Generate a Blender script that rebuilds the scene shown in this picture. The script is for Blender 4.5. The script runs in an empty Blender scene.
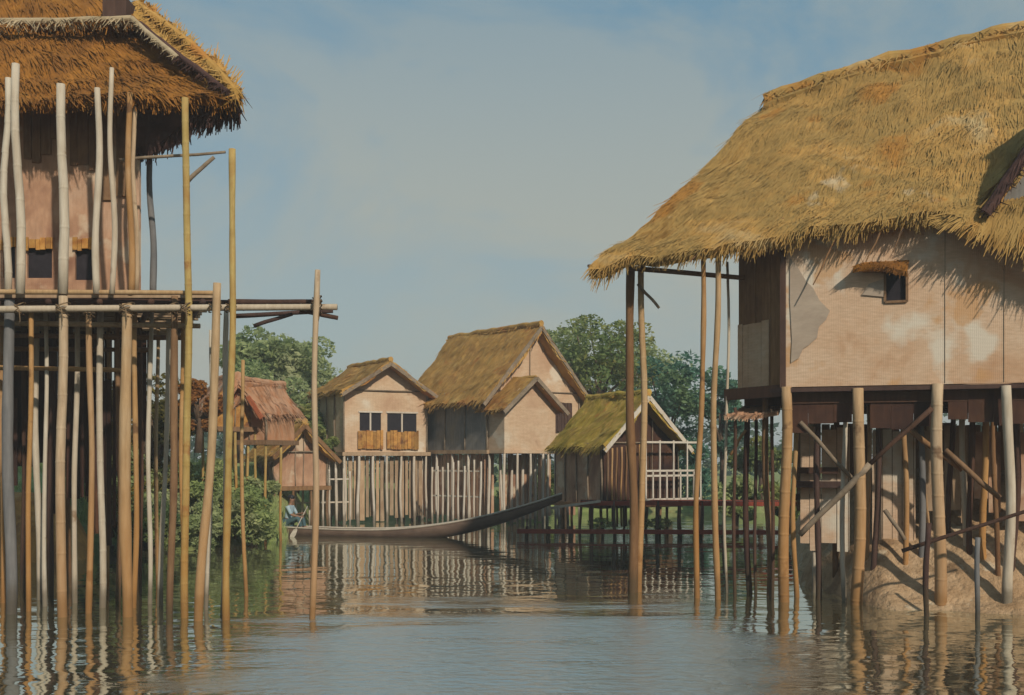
import bpy, bmesh, math, random
from mathutils import Vector, Matrix, noise

random.seed(7)
R = math.radians
SC = bpy.context.scene
COL = SC.collection
F, H, HZ = 1100.0, 2.5, 455.0

# ------------------------------------------------------------------ camera
def P(px, py, d):
    return Vector(((px - 512) * d / F, d, H + (HZ - py) * d / F))
def X(px, d): return (px - 512) * d / F
def Z(py, d): return H + (HZ - py) * d / F

cam = bpy.data.cameras.new("camera")
cam.sensor_width = 36; cam.lens = 36 * F / 1024
cam.shift_y = (HZ - 347.5) / 1024
cam.clip_end = 3000; cam.clip_start = 0.1
co = bpy.data.objects.new("camera", cam); COL.objects.link(co)
co.location = (0, 0, H); co.rotation_euler = (R(90), 0, 0)
SC.camera = co

# ------------------------------------------------------------------ materials
def nt(name):
    m = bpy.data.materials.new(name); m.use_nodes = True
    t = m.node_tree; t.nodes.clear()
    out = t.nodes.new("ShaderNodeOutputMaterial")
    return m, t, out
def N(t, typ, **kw):
    n = t.nodes.new(typ)
    for k, v in kw.items():
        if k.startswith("i_"):
            key = k[2:]
            key = int(key) if key.isdigit() else key.replace("_", " ")
            n.inputs[key].default_value = v
        else: setattr(n, k, v)
    return n
def ramp(t, stops):
    n = t.nodes.new("ShaderNodeValToRGB")
    e = n.color_ramp.elements
    while len(e) < len(stops): e.new(0.5)
    for el, (p, c) in zip(e, stops):
        el.position = p; el.color = (*c, 1)
    return n
def math_(t, op, a, b=None):
    n = t.nodes.new("ShaderNodeMath"); n.operation = op
    for i, v in enumerate((a, b)):
        if v is None: continue
        if isinstance(v, (int, float)): n.inputs[i].default_value = v
        else: t.links.new(v, n.inputs[i])
    return n.outputs[0]
def mixc(t, fac, a, b, mode='MIX'):
    n = t.nodes.new("ShaderNodeMix"); n.data_type = 'RGBA'; n.blend_type = mode
    for i, v in ((0, fac), (6, a), (7, b)):
        if isinstance(v, (int, float)): n.inputs[i].default_value = v
        elif isinstance(v, tuple): n.inputs[i].default_value = (*v, 1)
        else: t.links.new(v, n.inputs[i])
    return n.outputs[2]

def wash(name, cols, s=0.7, fine=(9, 9, 9), finec=None, fineamt=0.5, rough=0.85, bump=0.4, bdist=0.01,
         rnd=0.0, island=0.0, rndcols=None, wear=None, transl=0.0, weave=0, wet=False, wear2=None):
    """matte surface: broad blotchy colour, fine grain, optional per-object / per-strand colour differences"""
    m, t, out = nt(name); L = t.links.new
    tc = N(t, "ShaderNodeTexCoord"); oi = N(t, "ShaderNodeObjectInfo")
    off = N(t, "ShaderNodeVectorMath", operation='SCALE'); off.inputs[0].default_value = (17, 31, 13)
    L(oi.outputs["Random"], off.inputs["Scale"])
    add = N(t, "ShaderNodeVectorMath", operation='ADD'); L(tc.outputs["Object"], add.inputs[0]); L(off.outputs[0], add.inputs[1])
    n1 = N(t, "ShaderNodeTexNoise"); n1.inputs["Scale"].default_value = s; n1.inputs["Detail"].default_value = 4
    n1.inputs["Roughness"].default_value = 0.6; n1.inputs["Distortion"].default_value = 0.7; L(add.outputs[0], n1.inputs["Vector"])
    k = len(cols)
    rp = ramp(t, [(0.30 + 0.40 * i / max(1, k - 1), c) for i, c in enumerate(cols)]); L(n1.outputs["Fac"], rp.inputs[0])
    col = rp.outputs[0]
    if rndcols:
        r2 = ramp(t, [(i / max(1, len(rndcols) - 1), c) for i, c in enumerate(rndcols)]); L(oi.outputs["Random"], r2.inputs[0])
        col = mixc(t, rnd, col, r2.outputs[0])
    mp = N(t, "ShaderNodeMapping"); mp.inputs["Scale"].default_value = fine; L(add.outputs[0], mp.inputs["Vector"])
    n2 = N(t, "ShaderNodeTexNoise"); n2.inputs["Scale"].default_value = 1; n2.inputs["Detail"].default_value = 5
    n2.inputs["Roughness"].default_value = 0.65; L(mp.outputs[0], n2.inputs["Vector"])
    fr = ramp(t, [(0.35, (0, 0, 0)), (0.65, (1, 1, 1))]); L(n2.outputs["Fac"], fr.inputs[0])
    fc = finec or tuple(c * 0.45 for c in cols[0])
    fa = math_(t, 'MULTIPLY', fr.outputs[0], fineamt)
    col = mixc(t, fa, col, fc)
    for wear in [q for q in (wear, wear2) if q]:
        n3 = N(t, "ShaderNodeTexNoise"); n3.inputs["Scale"].default_value = wear[1]; n3.inputs["Detail"].default_value = 6
        L(add.outputs[0], n3.inputs["Vector"])
        wr = ramp(t, [(wear[2], (0, 0, 0)), (wear[2] + 0.06, (1, 1, 1))]); L(n3.outputs["Fac"], wr.inputs[0])
        col = mixc(t, math_(t, 'MULTIPLY', wr.outputs[0], 0.75), col, wear[0])
    if wet:
        gp = N(t, "ShaderNodeNewGeometry"); sp = N(t, "ShaderNodeSeparateXYZ"); L(gp.outputs["Position"], sp.inputs[0])
        zz = math_(t, 'ADD', sp.outputs[2], math_(t, 'MULTIPLY', n1.outputs["Fac"], -.9))
        mr = N(t, "ShaderNodeMapRange", interpolation_type='SMOOTHSTEP'); L(zz, mr.inputs[0]); mr.inputs[1].default_value = .12; mr.inputs[2].default_value = -.3
        col = mixc(t, math_(t, 'MULTIPLY', mr.outputs[0], .7), col, (.07, .05, .025))
        mr2 = N(t, "ShaderNodeMapRange", interpolation_type='SMOOTHSTEP'); L(zz, mr2.inputs[0]); mr2.inputs[1].default_value = 2.6; mr2.inputs[2].default_value = .3
        if wet != 'dark': col = mixc(t, math_(t, 'MULTIPLY', mr2.outputs[0], .5), col, (.38, .17, .04))
    if island:
        ge = N(t, "ShaderNodeNewGeometry")
        ir = ramp(t, [(0, (1 - island,) * 3), (0.5, (1, 1, 1)), (1, (1 + island, 1 + island * 0.8, 1 + island * 0.5))])
        L(ge.outputs["Random Per Island"], ir.inputs[0])
        col = mixc(t, 1.0, col, ir.outputs[0], 'MULTIPLY')
    b = N(t, "ShaderNodeBsdfPrincipled"); b.inputs["Roughness"].default_value = rough
    b.inputs["Specular IOR Level"].default_value = 0.25
    L(col, b.inputs["Base Color"])
    hgt = n2.outputs["Fac"]
    if weave:
        w1 = N(t, "ShaderNodeTexWave", wave_type='BANDS', bands_direction='X'); w1.inputs["Scale"].default_value = weave
        w1.inputs["Distortion"].default_value = 0.6; L(add.outputs[0], w1.inputs["Vector"])
        w2 = N(t, "ShaderNodeTexWave", wave_type='BANDS', bands_direction='Z'); w2.inputs["Scale"].default_value = weave * 1.3
        w2.inputs["Distortion"].default_value = 0.6; L(add.outputs[0], w2.inputs["Vector"])
        hgt = math_(t, 'ADD', math_(t, 'MULTIPLY', w1.outputs["Fac"], w2.outputs["Fac"]), hgt)
    bp = N(t, "ShaderNodeBump"); bp.inputs["Strength"].default_value = bump; bp.inputs["Distance"].default_value = bdist
    L(hgt, bp.inputs["Height"]); L(bp.outputs[0], b.inputs["Normal"])
    if transl:
        tr = N(t, "ShaderNodeBsdfTranslucent"); L(col, tr.inputs["Color"])
        mx = N(t, "ShaderNodeMixShader"); mx.inputs[0].default_value = transl
        L(b.outputs[0], mx.inputs[1]); L(tr.outputs[0], mx.inputs[2]); L(mx.outputs[0], out.inputs[0])
    else: L(b.outputs[0], out.inputs[0])
    return m

M = {}
M['thatch_gold'] = wash('golden thatch', [(.27,.14,.03), (.42,.26,.08), (.34,.22,.07), (.48,.28,.08), (.50,.37,.18)], s=.5, fine=(2.2, 2.2, 2.2), fineamt=.3, finec=(.24,.14,.035), island=.12, bump=.6, bdist=.02, wear=((.52,.43,.28), 1.0, .66), wear2=((.38,.17,.03), .7, .58))
M['thatch_rust'] = wash('rust thatch', [(.17,.065,.012), (.34,.145,.022), (.24,.10,.018), (.40,.20,.035)], s=.9, fine=(3, 3, 3), fineamt=.4, finec=(.10,.04,.01), island=.16, bump=.8, bdist=.02, wear=((.10,.045,.03), 1.4, .66))
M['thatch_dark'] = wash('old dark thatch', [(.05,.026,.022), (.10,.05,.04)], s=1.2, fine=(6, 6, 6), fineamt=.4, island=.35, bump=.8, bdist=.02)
M['thatch_brown'] = wash('brown thatch', [(.32,.14,.03), (.50,.29,.08), (.40,.23,.055), (.52,.34,.11)], s=.7, fine=(3, 3, 3), fineamt=.35, finec=(.18,.08,.02), island=.18, bump=.8, bdist=.02, wear=((.38,.15,.03), 1.1, .60))
M['thatch_moss'] = wash('mossy thatch', [(.24,.18,.02), (.42,.30,.05), (.50,.32,.08), (.32,.27,.03)], s=1.4, fine=(3, 3, 3), fineamt=.35, finec=(.15,.11,.015), island=.2, bump=.8, bdist=.02, wear=((.46,.17,.04), 1.2, .64))
M['thatch_pale'] = wash('pale straw edge', [(.34,.26,.15), (.50,.40,.26)], s=2, fineamt=.3, island=.25)
M['thatch_salmon'] = wash('salmon thatch', [(.46,.20,.09), (.48,.28,.17), (.38,.15,.05)], s=1.4, fine=(4, 4, 4), fineamt=.3, island=.18, bump=.8, bdist=.02, wear=((.52,.40,.28), 1.6, .62))
M['mat_wall'] = wash('woven bamboo wall', [(.50,.28,.15), (.62,.42,.27), (.66,.48,.33), (.62,.53,.40)], s=.8, fine=(7, 7, 34), fineamt=.38, finec=(.38,.25,.15), bump=.5, bdist=.006, weave=11, wear=((.66,.61,.50), .8, .53), wear2=((.54,.30,.13), 1.3, .60))
M['mat_cream'] = wash('cream mat wall', [(.50,.32,.20), (.60,.43,.28), (.62,.50,.36)], s=.9, fine=(4, 4, 14), fineamt=.4, finec=(.38,.24,.14), bump=.5, bdist=.008, weave=5, wear=((.66,.58,.46), .9, .60), wear2=((.36,.22,.13), 1.2, .66))
M['mat_shadow'] = wash('grey shaded wall', [(.16,.16,.16), (.24,.23,.21), (.30,.26,.2)], s=.9, fine=(14, 14, 2), fineamt=.4)  # shade of the largest far house's side wall put into the grey
M['mat_rose'] = wash('pinkish brown mat wall', [(.26,.13,.08), (.48,.28,.17), (.56,.38,.26)], s=.8, fine=(10, 10, 3), fineamt=.35, finec=(.18,.09,.05), weave=9, bump=.3, bdist=.004, wear=((.60,.48,.34), 1.2, .58), wear2=((.16,.07,.05), 1.0, .64))
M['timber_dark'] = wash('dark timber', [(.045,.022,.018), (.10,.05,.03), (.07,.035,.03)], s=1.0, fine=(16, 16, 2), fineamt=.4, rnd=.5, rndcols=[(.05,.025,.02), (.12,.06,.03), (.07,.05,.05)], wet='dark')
M['timber_mid'] = wash('brown timber', [(.14,.06,.025), (.26,.14,.06), (.20,.10,.04)], s=1.2, fine=(14, 14, 2), fineamt=.4, rnd=.4, rndcols=[(.14,.07,.03), (.30,.17,.08), (.2,.16,.12)], wet='dark')
M['timber_red'] = wash('red timber', [(.24,.04,.025), (.34,.08,.04)], s=2, fine=(8, 14, 14), fineamt=.4)
M['timber_brace'] = wash('grey brown timber', [(.20,.15,.10), (.34,.26,.18)], s=2, fine=(12, 12, 12), fineamt=.4)
M['pole_tan'] = wash('tan bamboo', [(.30,.17,.06), (.46,.28,.12), (.52,.38,.22)], s=1.1, fine=(22, 22, 2.5), fineamt=.35, finec=(.16,.07,.02), rnd=.55, rndcols=[(.52,.27,.08), (.44,.27,.12), (.58,.46,.31), (.36,.17,.05), (.60,.52,.40), (.46,.28,.10)], wear=((.10,.05,.025), 2.3, .64), wet=True)
M['pole_pale'] = wash('pale weathered bamboo', [(.44,.37,.27), (.60,.54,.43)], s=1.4, fine=(22, 22, 2.5), fineamt=.35, finec=(.28,.19,.11), rnd=.4, rndcols=[(.56,.47,.35), (.64,.60,.50), (.48,.35,.22)], wear=((.20,.11,.05), 2.3, .66), wet='dark')
M['pole_yellow'] = wash('yellow bamboo', [(.36,.25,.07), (.48,.36,.13), (.40,.24,.07)], s=1.4, fine=(22, 22, 2), fineamt=.35, finec=(.18,.07,.02), wear=((.28,.12,.04), 2.0, .58), wet=True)
M['pole_grey'] = wash('grey bamboo', [(.14,.14,.14), (.22,.21,.20)], s=1.4, fine=(22, 22, 2), fineamt=.35, wet='dark')
M['white_wood'] = wash('limewashed wood', [(.52,.46,.38), (.66,.60,.50)], s=2, fine=(14, 14, 3), fineamt=.3, finec=(.34,.25,.17), rnd=.3, rndcols=[(.45,.34,.22), (.66,.62,.54)], wet='dark')
M['plank_tan'] = wash('tan planks', [(.34,.22,.13), (.50,.37,.24)], s=1.5, fine=(12, 12, 2), fineamt=.4, island=.22)
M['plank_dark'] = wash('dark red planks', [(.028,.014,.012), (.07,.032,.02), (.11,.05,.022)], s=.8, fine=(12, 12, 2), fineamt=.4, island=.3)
M['orange_mat'] = wash('ochre panel', [(.30,.12,.03), (.48,.26,.07), (.24,.10,.035)], s=3.0, fine=(9, 9, 9), fineamt=.4, island=.3, wear=((.14,.06,.03), 3, .6))
M['rust_red'] = wash('rust red board', [(.42,.10,.04), (.48,.18,.08)], s=2.0)
M['window_dark'] = wash('unlit room', [(.015,.013,.018), (.03,.025,.03)], s=2)
M['boat_wood'] = wash('boat timber', [(.10,.065,.045), (.18,.12,.085)], s=1.2, fine=(3, 18, 18), fineamt=.4, rough=.6)
M['boat_rim'] = wash('pale boat rim', [(.42,.36,.28), (.55,.48,.38)], s=2, fineamt=.3)
M['mud'] = wash('tan mud', [(.40,.25,.13), (.52,.35,.20), (.55,.40,.25)], s=.9, fine=(5, 5, 5), fineamt=.5, finec=(.22,.13,.06), bump=1.0, bdist=.12, wear=((.20,.12,.06), 1.3, .60), wear2=((.56,.46,.32), 2.2, .62))
M['clay'] = wash('orange clay', [(.24,.09,.025), (.50,.24,.06), (.42,.17,.04)], s=.9, fine=(4, 4, 4), fineamt=.4, bump=.8, bdist=.06)
M['grassbank'] = wash('grassy bank', [(.14,.20,.05), (.26,.31,.10), (.32,.35,.14), (.26,.20,.08)], s=.8, fine=(9, 9, 9), fineamt=.3, bump=.8, bdist=.05)
M['bed'] = wash('lake bed', [(.08,.06,.03), (.12,.09,.05)], s=.3)
M['bark'] = wash('bark', [(.10,.06,.035), (.16,.11,.07)], s=2, fine=(10, 10, 3), fineamt=.5)
def leaf(name, cols): return wash(name, cols, s=.45, fine=(1.5, 1.5, 1.5), fineamt=.25, rough=.7, bump=0, island=.3, transl=.5)
M['leaf_pale'] = leaf('pale green foliage', [(.28,.36,.15), (.40,.47,.22), (.50,.52,.30)])
M['leaf_mid'] = leaf('green foliage', [(.11,.20,.08), (.24,.31,.10), (.40,.36,.11)])
M['leaf_blue'] = leaf('blue green foliage', [(.06,.18,.14), (.13,.27,.18), (.24,.34,.14)])
M['leaf_olive'] = leaf('olive foliage', [(.06,.07,.03), (.16,.14,.035), (.34,.26,.04)])
M['leaf_lime'] = leaf('lime foliage', [(.28,.38,.13), (.42,.50,.20), (.50,.52,.30)])
M['leaf_autumn'] = leaf('rusty foliage', [(.22,.07,.02), (.40,.17,.04), (.48,.25,.08)])
M['leaf_far'] = leaf('far blue green foliage', [(.07,.12,.10), (.12,.18,.13), (.18,.23,.14)])
M['skin'] = wash('skin', [(.25,.13,.08), (.28,.15,.09)], s=3, fineamt=.1, rough=.6)
M['hair'] = wash('black hair', [(.012,.01,.012), (.02,.018,.02)], s=5, fineamt=.2, rough=.5)
M['shirt'] = wash('pale blue cloth', [(.28,.40,.46), (.40,.50,.54)], s=4, fineamt=.2)
M['trousers'] = wash('teal cloth', [(.05,.10,.12), (.08,.14,.15)], s=4, fineamt=.2)
M['painted_shadow'] = wash('grey painted shadow', [(.36,.28,.21), (.46,.37,.28)], s=2.5, fine=(6, 6, 20), fineamt=.3, finec=(.28,.23,.18))

M['rope'] = wash('coir rope', [(.16,.10,.05), (.26,.18,.10)], s=6, fine=(30, 30, 30), fineamt=.4)

def water_mat():
    m, t, out = nt('lake water'); L = t.links.new
    ge = N(t, "ShaderNodeNewGeometry")
    def nz(scale, det, rough=.5, dist=0.3):
        mp = N(t, "ShaderNodeMapping"); mp.inputs["Scale"].default_value = scale; L(ge.outputs["Position"], mp.inputs["Vector"])
        n = N(t, "ShaderNodeTexNoise"); n.inputs["Scale"].default_value = 1; n.inputs["Detail"].default_value = det
        n.inputs["Roughness"].default_value = rough; n.inputs["Distortion"].default_value = dist
        L(mp.outputs[0], n.inputs["Vector"]); return n.outputs["Fac"]
    big, med, small = nz((.45, .7, 1), 2), nz((1.3, 2.0, 1), 2), nz((4.5, 8, 1), 3)
    patch = nz((.16, .22, 1), 3)
    sx = N(t, "ShaderNodeSeparateXYZ"); L(ge.outputs["Position"], sx.inputs[0])
    def sstep(v, a, b):
        n = N(t, "ShaderNodeMapRange", interpolation_type='SMOOTHSTEP'); L(v, n.inputs[0])
        n.inputs[1].default_value = a; n.inputs[2].default_value = b; return n.outputs[0]
    # breeze patch: the open channel nearest the viewer is ruffled by wind, the water between the stilts lies calm
    wob = math_(t, 'MULTIPLY', math_(t, 'SUBTRACT', patch, .5), 7.0)
    near = sstep(math_(t, 'ADD', sx.outputs[1], wob), 21.0, 14.6)
    side = math_(t, 'ABSOLUTE', math_(t, 'ADD', sx.outputs[0], .1))
    open_ = sstep(math_(t, 'ADD', side, math_(t, 'MULTIPLY', wob, .35)), 5.2, 1.8)
    streak = nz((.22, 1.1, 1), 4, .6, .6)
    gust = math_(t, 'ADD', math_(t, 'MULTIPLY', near, open_), math_(t, 'MULTIPLY', math_(t, 'SUBTRACT', streak, .5), 2.0))
    gust = sstep(gust, .10, .95)
    gust = math_(t, 'MULTIPLY', gust, sstep(math_(t, 'MULTIPLY', near, open_), .0, .25))
    h = math_(t, 'ADD', math_(t, 'MULTIPLY', big, 1.0), math_(t, 'MULTIPLY', med, .5))
    h = math_(t, 'ADD', h, math_(t, 'MULTIPLY', small, math_(t, 'ADD', .05, math_(t, 'MULTIPLY', gust, .9))))
    closer = sstep(sx.outputs[1], 24.0, 14.0)
    amp = math_(t, 'ADD', .018, math_(t, 'MULTIPLY', closer, WAVE))
    h = math_(t, 'MULTIPLY', h, amp)
    bp = N(t, "ShaderNodeBump"); bp.inputs["Strength"].default_value = 1; bp.inputs["Distance"].default_value = 1
    L(h, bp.inputs["Height"])
    g = N(t, "ShaderNodeBsdfGlossy"); L(math_(t, 'ADD', .03, math_(t, 'MULTIPLY', gust, .27)), g.inputs["Roughness"]); g.inputs["Color"].default_value = (.93, .95, .90, 1)
    d = N(t, "ShaderNodeBsdfDiffuse")
    murk = mixc(t, patch, (.11, .075, .035), (.13, .13, .08)); L(murk, d.inputs["Color"])
    L(bp.outputs[0], g.inputs["Normal"])
    lw = N(t, "ShaderNodeFresnel"); lw.inputs["IOR"].default_value = 1.5; L(bp.outputs[0], lw.inputs["Normal"])
    fac = math_(t, 'ADD', math_(t, 'ADD', .70, math_(t, 'MULTIPLY', gust, .12)), math_(t, 'MULTIPLY', lw.outputs[0], .18))
    mx = N(t, "ShaderNodeMixShader"); L(fac, mx.inputs[0]); L(d.outputs[0], mx.inputs[1]); L(g.outputs[0], mx.inputs[2])
    L(mx.outputs[0], out.inputs[0])
    return m
WAVE = 0.02
M['water'] = water_mat()

# ------------------------------------------------------------------ mesh helpers
class MB:
    def __init__(s): s.v = []; s.f = []
    def add(s, vs, fs):
        b = len(s.v); s.v += [tuple(v) for v in vs]; s.f += [tuple(b + i for i in f) for f in fs]
    def box(s, x0, x1, y0, y1, z0, z1):
        s.add([(x0,y0,z0),(x1,y0,z0),(x1,y1,z0),(x0,y1,z0),(x0,y0,z1),(x1,y0,z1),(x1,y1,z1),(x0,y1,z1)],
              [(0,3,2,1),(4,5,6,7),(0,1,5,4),(1,2,6,5),(2,3,7,6),(3,0,4,7)])
    def slab(s, pts, off):
        """polygon pts extruded by vector off"""
        n = len(pts); off = Vector(off); a = [Vector(p) for p in pts]; b = [p + off for p in a]
        s.add(a + b, [tuple(range(n))[::-1], tuple(range(n, 2 * n))] + [(i, (i + 1) % n, n + (i + 1) % n, n + i) for i in range(n)])
    def bar(s, a, b, w=.05, h=.05):
        a = Vector(a); b = Vector(b); d = (b - a).normalized()
        up = Vector((0, 0, 1)) if abs(d.z) < .9 else Vector((0, 1, 0))
        r = d.cross(up).normalized(); u = r.cross(d).normalized()
        q = [(-w/2,-h/2),(w/2,-h/2),(w/2,h/2),(-w/2,h/2)]
        s.add([a + r*i + u*j for i, j in q] + [b + r*i + u*j for i, j in q],
              [(0,1,2,3),(7,6,5,4),(0,4,5,1),(1,5,6,2),(2,6,7,3),(3,7,4,0)])
    def tube(s, pts, rad, n=10):
        pts = [Vector(p) for p in pts]; vs = []; fs = []
        if not hasattr(rad, '__len__'): rad = [rad] * len(pts)
        for i, p in enumerate(pts):
            d = (pts[min(i + 1, len(pts) - 1)] - pts[max(i - 1, 0)]).normalized()
            up = Vector((0, 1, 0)) if abs(d.y) < .9 else Vector((1, 0, 0))
            r = d.cross(up).normalized(); u = r.cross(d)
            vs += [p + (r * math.cos(2*math.pi*k/n) + u * math.sin(2*math.pi*k/n)) * rad[i] for k in range(n)]
        for i in range(len(pts) - 1):
            for k in range(n):
                fs.append((i*n+k, i*n+(k+1)%n, (i+1)*n+(k+1)%n, (i+1)*n+k))
        fs.append(tuple(range(n))[::-1]); fs.append(tuple((len(pts)-1)*n + k for k in range(n)))
        s.add(vs, fs)
    def pole(s, a, b, r, taper=.8, wob=.035, knots=True, rng=random):
        """crooked bamboo (with faint node rings) or plain timber pole"""
        a = Vector(a); b = Vector(b); L = (b - a).length
        ring = knots and rng.random() < .4
        n = max(3, int(L / (rng.uniform(.34, .5) if ring else .22))); pts = []; rad = []; r = r * (.82 if r > .06 else .95)
        ph = rng.random() * 9; ph2 = rng.random() * 9; ph3 = rng.random() * 50
        for i in range(n + 1):
            q = i / n
            if 0 < i < n: q += rng.uniform(-.15, .15) / n
            p = a.lerp(b, q)
            w = wob * math.sin(math.pi * q) + .004
            off = Vector((math.sin(ph + q * 5) + .15 * math.sin(ph3 + q * L * 2.3), math.sin(ph2 + q * 4), 0)) * w
            rr = r * (1 - (1 - taper) * q)
            if not ring: rr *= 1 + .2 * noise.noise(Vector((q * L * 1.3, ph3, 0)))
            c = p + off
            if ring and 0 < i < n:
                dz = (b - a).normalized() * .012
                pts += [c - dz * 3, c - dz * 1.2, c, c + dz * 1.2, c + dz * 3]; rad += [rr, rr, rr * 1.07, rr, rr]
            else: pts.append(c); rad.append(rr)
        s.tube(pts, rad, 10)
    def build(s, name, mat, parent=None, smooth=False, loc=None, rot=0):
        me = bpy.data.meshes.new(name); me.from_pydata(s.v, [], s.f)
        me.materials.append(M[mat] if isinstance(mat, str) else mat)
        if smooth: me.polygons.foreach_set('use_smooth', [True] * len(me.polygons))
        me.update()
        o = bpy.data.objects.new(name, me); COL.objects.link(o)
        if parent: o.parent = parent
        if loc is not None: o.location = loc
        if rot: o.rotation_euler = (0, 0, rot)
        return o
def tag(o, label=None, cat=None, group=None, kind=None):
    if label: o['label'] = label
    if cat: o['category'] = cat
    if group: o['group'] = group
    if kind: o['kind'] = kind
    return o
def thing(name, loc, rot, label, cat, group=None):
    o = bpy.data.objects.new(name, None); o.empty_display_size = .3; COL.objects.link(o)
    o.location = loc; o.rotation_euler = (0, 0, rot); return tag(o, label, cat, group)

def poly(pts, q):
    """point at fraction q along polyline of equal-parameter points"""
    n = len(pts) - 1; x = min(max(q, 0), 1) * n; i = min(int(x), n - 1); return pts[i].lerp(pts[i + 1], x - i)

def thatch(ridge, eave, mat, parent, name='thatch_roof', thick=.16, sag=.12, dens=300, blen=.4, bw=.022, fringe=45, flen=.28,
           bumpy=.07, seed=1, nu=None, drop=.6, side=True):
    """thick thatch sheet between a ridge line and an eave line, covered with straw and with a hanging fringe"""
    rg = random.Random(seed)
    ridge = [Vector(p) for p in ridge]; eave = [Vector(p) for p in eave]
    Lw = sum((eave[i+1]-eave[i]).length for i in range(len(eave)-1)); Lh = (ridge[0]-eave[0]).length * .5 + (ridge[-1]-eave[-1]).length * .5
    nu = nu or max(6, int(Lw / .22)); nv = max(5, int(Lh / .22))
    nrm0 = (poly(eave, 1) - poly(eave, 0)).cross(poly(ridge, .5) - poly(eave, .5)).normalized()
    if nrm0.z < 0: nrm0 = -nrm0
    so = Vector((seed * 3.7, seed * 1.3, 0))
    def S(u, v):
        a = poly(ridge, u); b = poly(eave, u); p = a.lerp(b, v)
        p = p - nrm0 * (sag * math.sin(math.pi * min(v, 1)))
        k = noise.noise(p * .9 + so) * bumpy * 1.6 + noise.noise(p * 2.7 + so) * bumpy * .7 - bumpy * .45 * ((v * Lh / .75 + .35 * noise.noise(p * 1.3)) % 1.0)
        p = p + nrm0 * k
        if v > .9: p.z += noise.noise(Vector((u * Lw * 1.7, 3, seed))) * .09 * (v - .9) * 10
        return p
    mb = MB(); top = []; bot = []
    for j in range(nv + 1):
        for i in range(nu + 1):
            p = S(i / nu, j / nv); top.append(p); bot.append(p - nrm0 * thick * (1 - .3 * (j == 0)))
    W = nu + 1; n = len(top); fs = []
    for j in range(nv):
        for i in range(nu):
            a = j * W + i; fs.append((a, a + 1, a + W + 1, a + W)); fs.append((n + a, n + a + W, n + a + W + 1, n + a + 1))
    for i in range(nu):
        a = nv * W + i; fs.append((a, a + 1, n + a + 1, n + a)); a = i; fs.append((a, n + a, n + a + 1, a + 1))
    for j in range(nv):
        a = j * W; fs.append((a, a + W, n + a + W, n + a)); a = j * W + nu; fs.append((a, n + a, n + a + W, a + W))
    mb.add(top + bot, fs)
    def blade(p0, d, sd, L, w, tip=.3):
        p1 = p0 + d * L
        mb.add([p0 - sd * w, p0 + sd * w, p1 + sd * w * tip, p1 - sd * w * tip], [(0, 1, 2, 3)])
    for _ in range(int(dens * Lw * Lh)):
        u = rg.random(); v = rg.random() * .97
        p = S(u, v); d = (S(u, min(v + .05, 1)) - p)
        if d.length < 1e-5: continue
        d.normalize(); sd = nrm0.cross(d).normalized()
        d = (d + sd * rg.gauss(0, .16) + nrm0 * rg.uniform(-.03, .05)).normalized()
        blade(p + nrm0 * rg.uniform(-.01, .02), d, sd, blen * rg.uniform(.3, 1.5), bw * rg.uniform(.5, 1.2))
    for _ in range(int(fringe * Lw)):
        u = rg.random(); p = S(u, 1.0) - nrm0 * rg.uniform(0, thick)
        d = (S(u, 1) - S(u, .93)).normalized(); sd = nrm0.cross(d).normalized()
        d = (d * (1 - drop) + Vector((0, 0, -1)) * drop + sd * rg.gauss(0, .2) + nrm0 * rg.gauss(0, .1)).normalized()
        cl = .45 + .9 * max(0, noise.noise(Vector((u * Lw * 2.1, seed * 2.2, 0))) + .35)
        blade(p - d * .08, d, sd, flen * cl * rg.uniform(.35, 1.2) + .08, bw * rg.uniform(.6, 1.3))
    if side:
        for e, sg in ((0, -1), (1, 1)):
            for _ in range(int(fringe * Lh * .6)):
                v = rg.random(); p = S(e, v) - nrm0 * rg.uniform(0, thick)
                d = (S(e, min(1, v + .05)) - S(e, max(0, v - .05))).normalized(); sd = nrm0.cross(d).normalized()
                o = (poly(eave, 1) - poly(eave, 0)).normalized() * sg
                d = (d + o * rg.uniform(0, .5) + Vector((0, 0, -.2)) + nrm0 * rg.gauss(0, .1)).normalized()
                blade(p - d * .05, d, nrm0, blen * rg.uniform(.3, .8), bw)
    return mb.build(name, mat, parent)

def straw_roll(pts, r, mat, parent, name, seed=3, dens=60, bw=.02, L=.3):
    """ridge cap or verge bundle: lumpy roll bristling with straw"""
    rg = random.Random(seed); pts = [Vector(p) for p in pts]; mb = MB()
    tot = (pts[-1] - pts[0]).length; n = max(4, int(tot / .18)); q = []; rr = []
    for i in range(n + 1):
        p = poly(pts, i / n); q.append(p + Vector((0, 0, noise.noise(p * 2 + Vector((seed, 0, 0))) * r * .5)))
        rr.append(r * (1 + .25 * noise.noise(p * 3.1)))
    mb.tube(q, rr, 10)
    d0 = (pts[-1] - pts[0]).normalized()
    for _ in range(int(dens * tot)):
        k = rg.random(); p = poly(q, k); a = rg.random() * 6.28
        up = Vector((0, 0, 1)); s = d0.cross(up).normalized(); u = s.cross(d0)
        o = s * math.cos(a) + u * math.sin(a)
        d = (o * rg.uniform(.1, .5) + d0 * rg.choice((-1, 1)) * rg.uniform(.1, .8) + Vector((0, 0, -.6))).normalized()
        sd = d.cross(o).normalized(); b = p + o * r * .95; e = b + d * L * rg.uniform(.3, 1)
        mb.add([b - sd*bw, b + sd*bw, e + sd*bw*.3, e - sd*bw*.3], [(0,1,2,3)])
    return mb.build(name, mat, parent)

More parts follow.
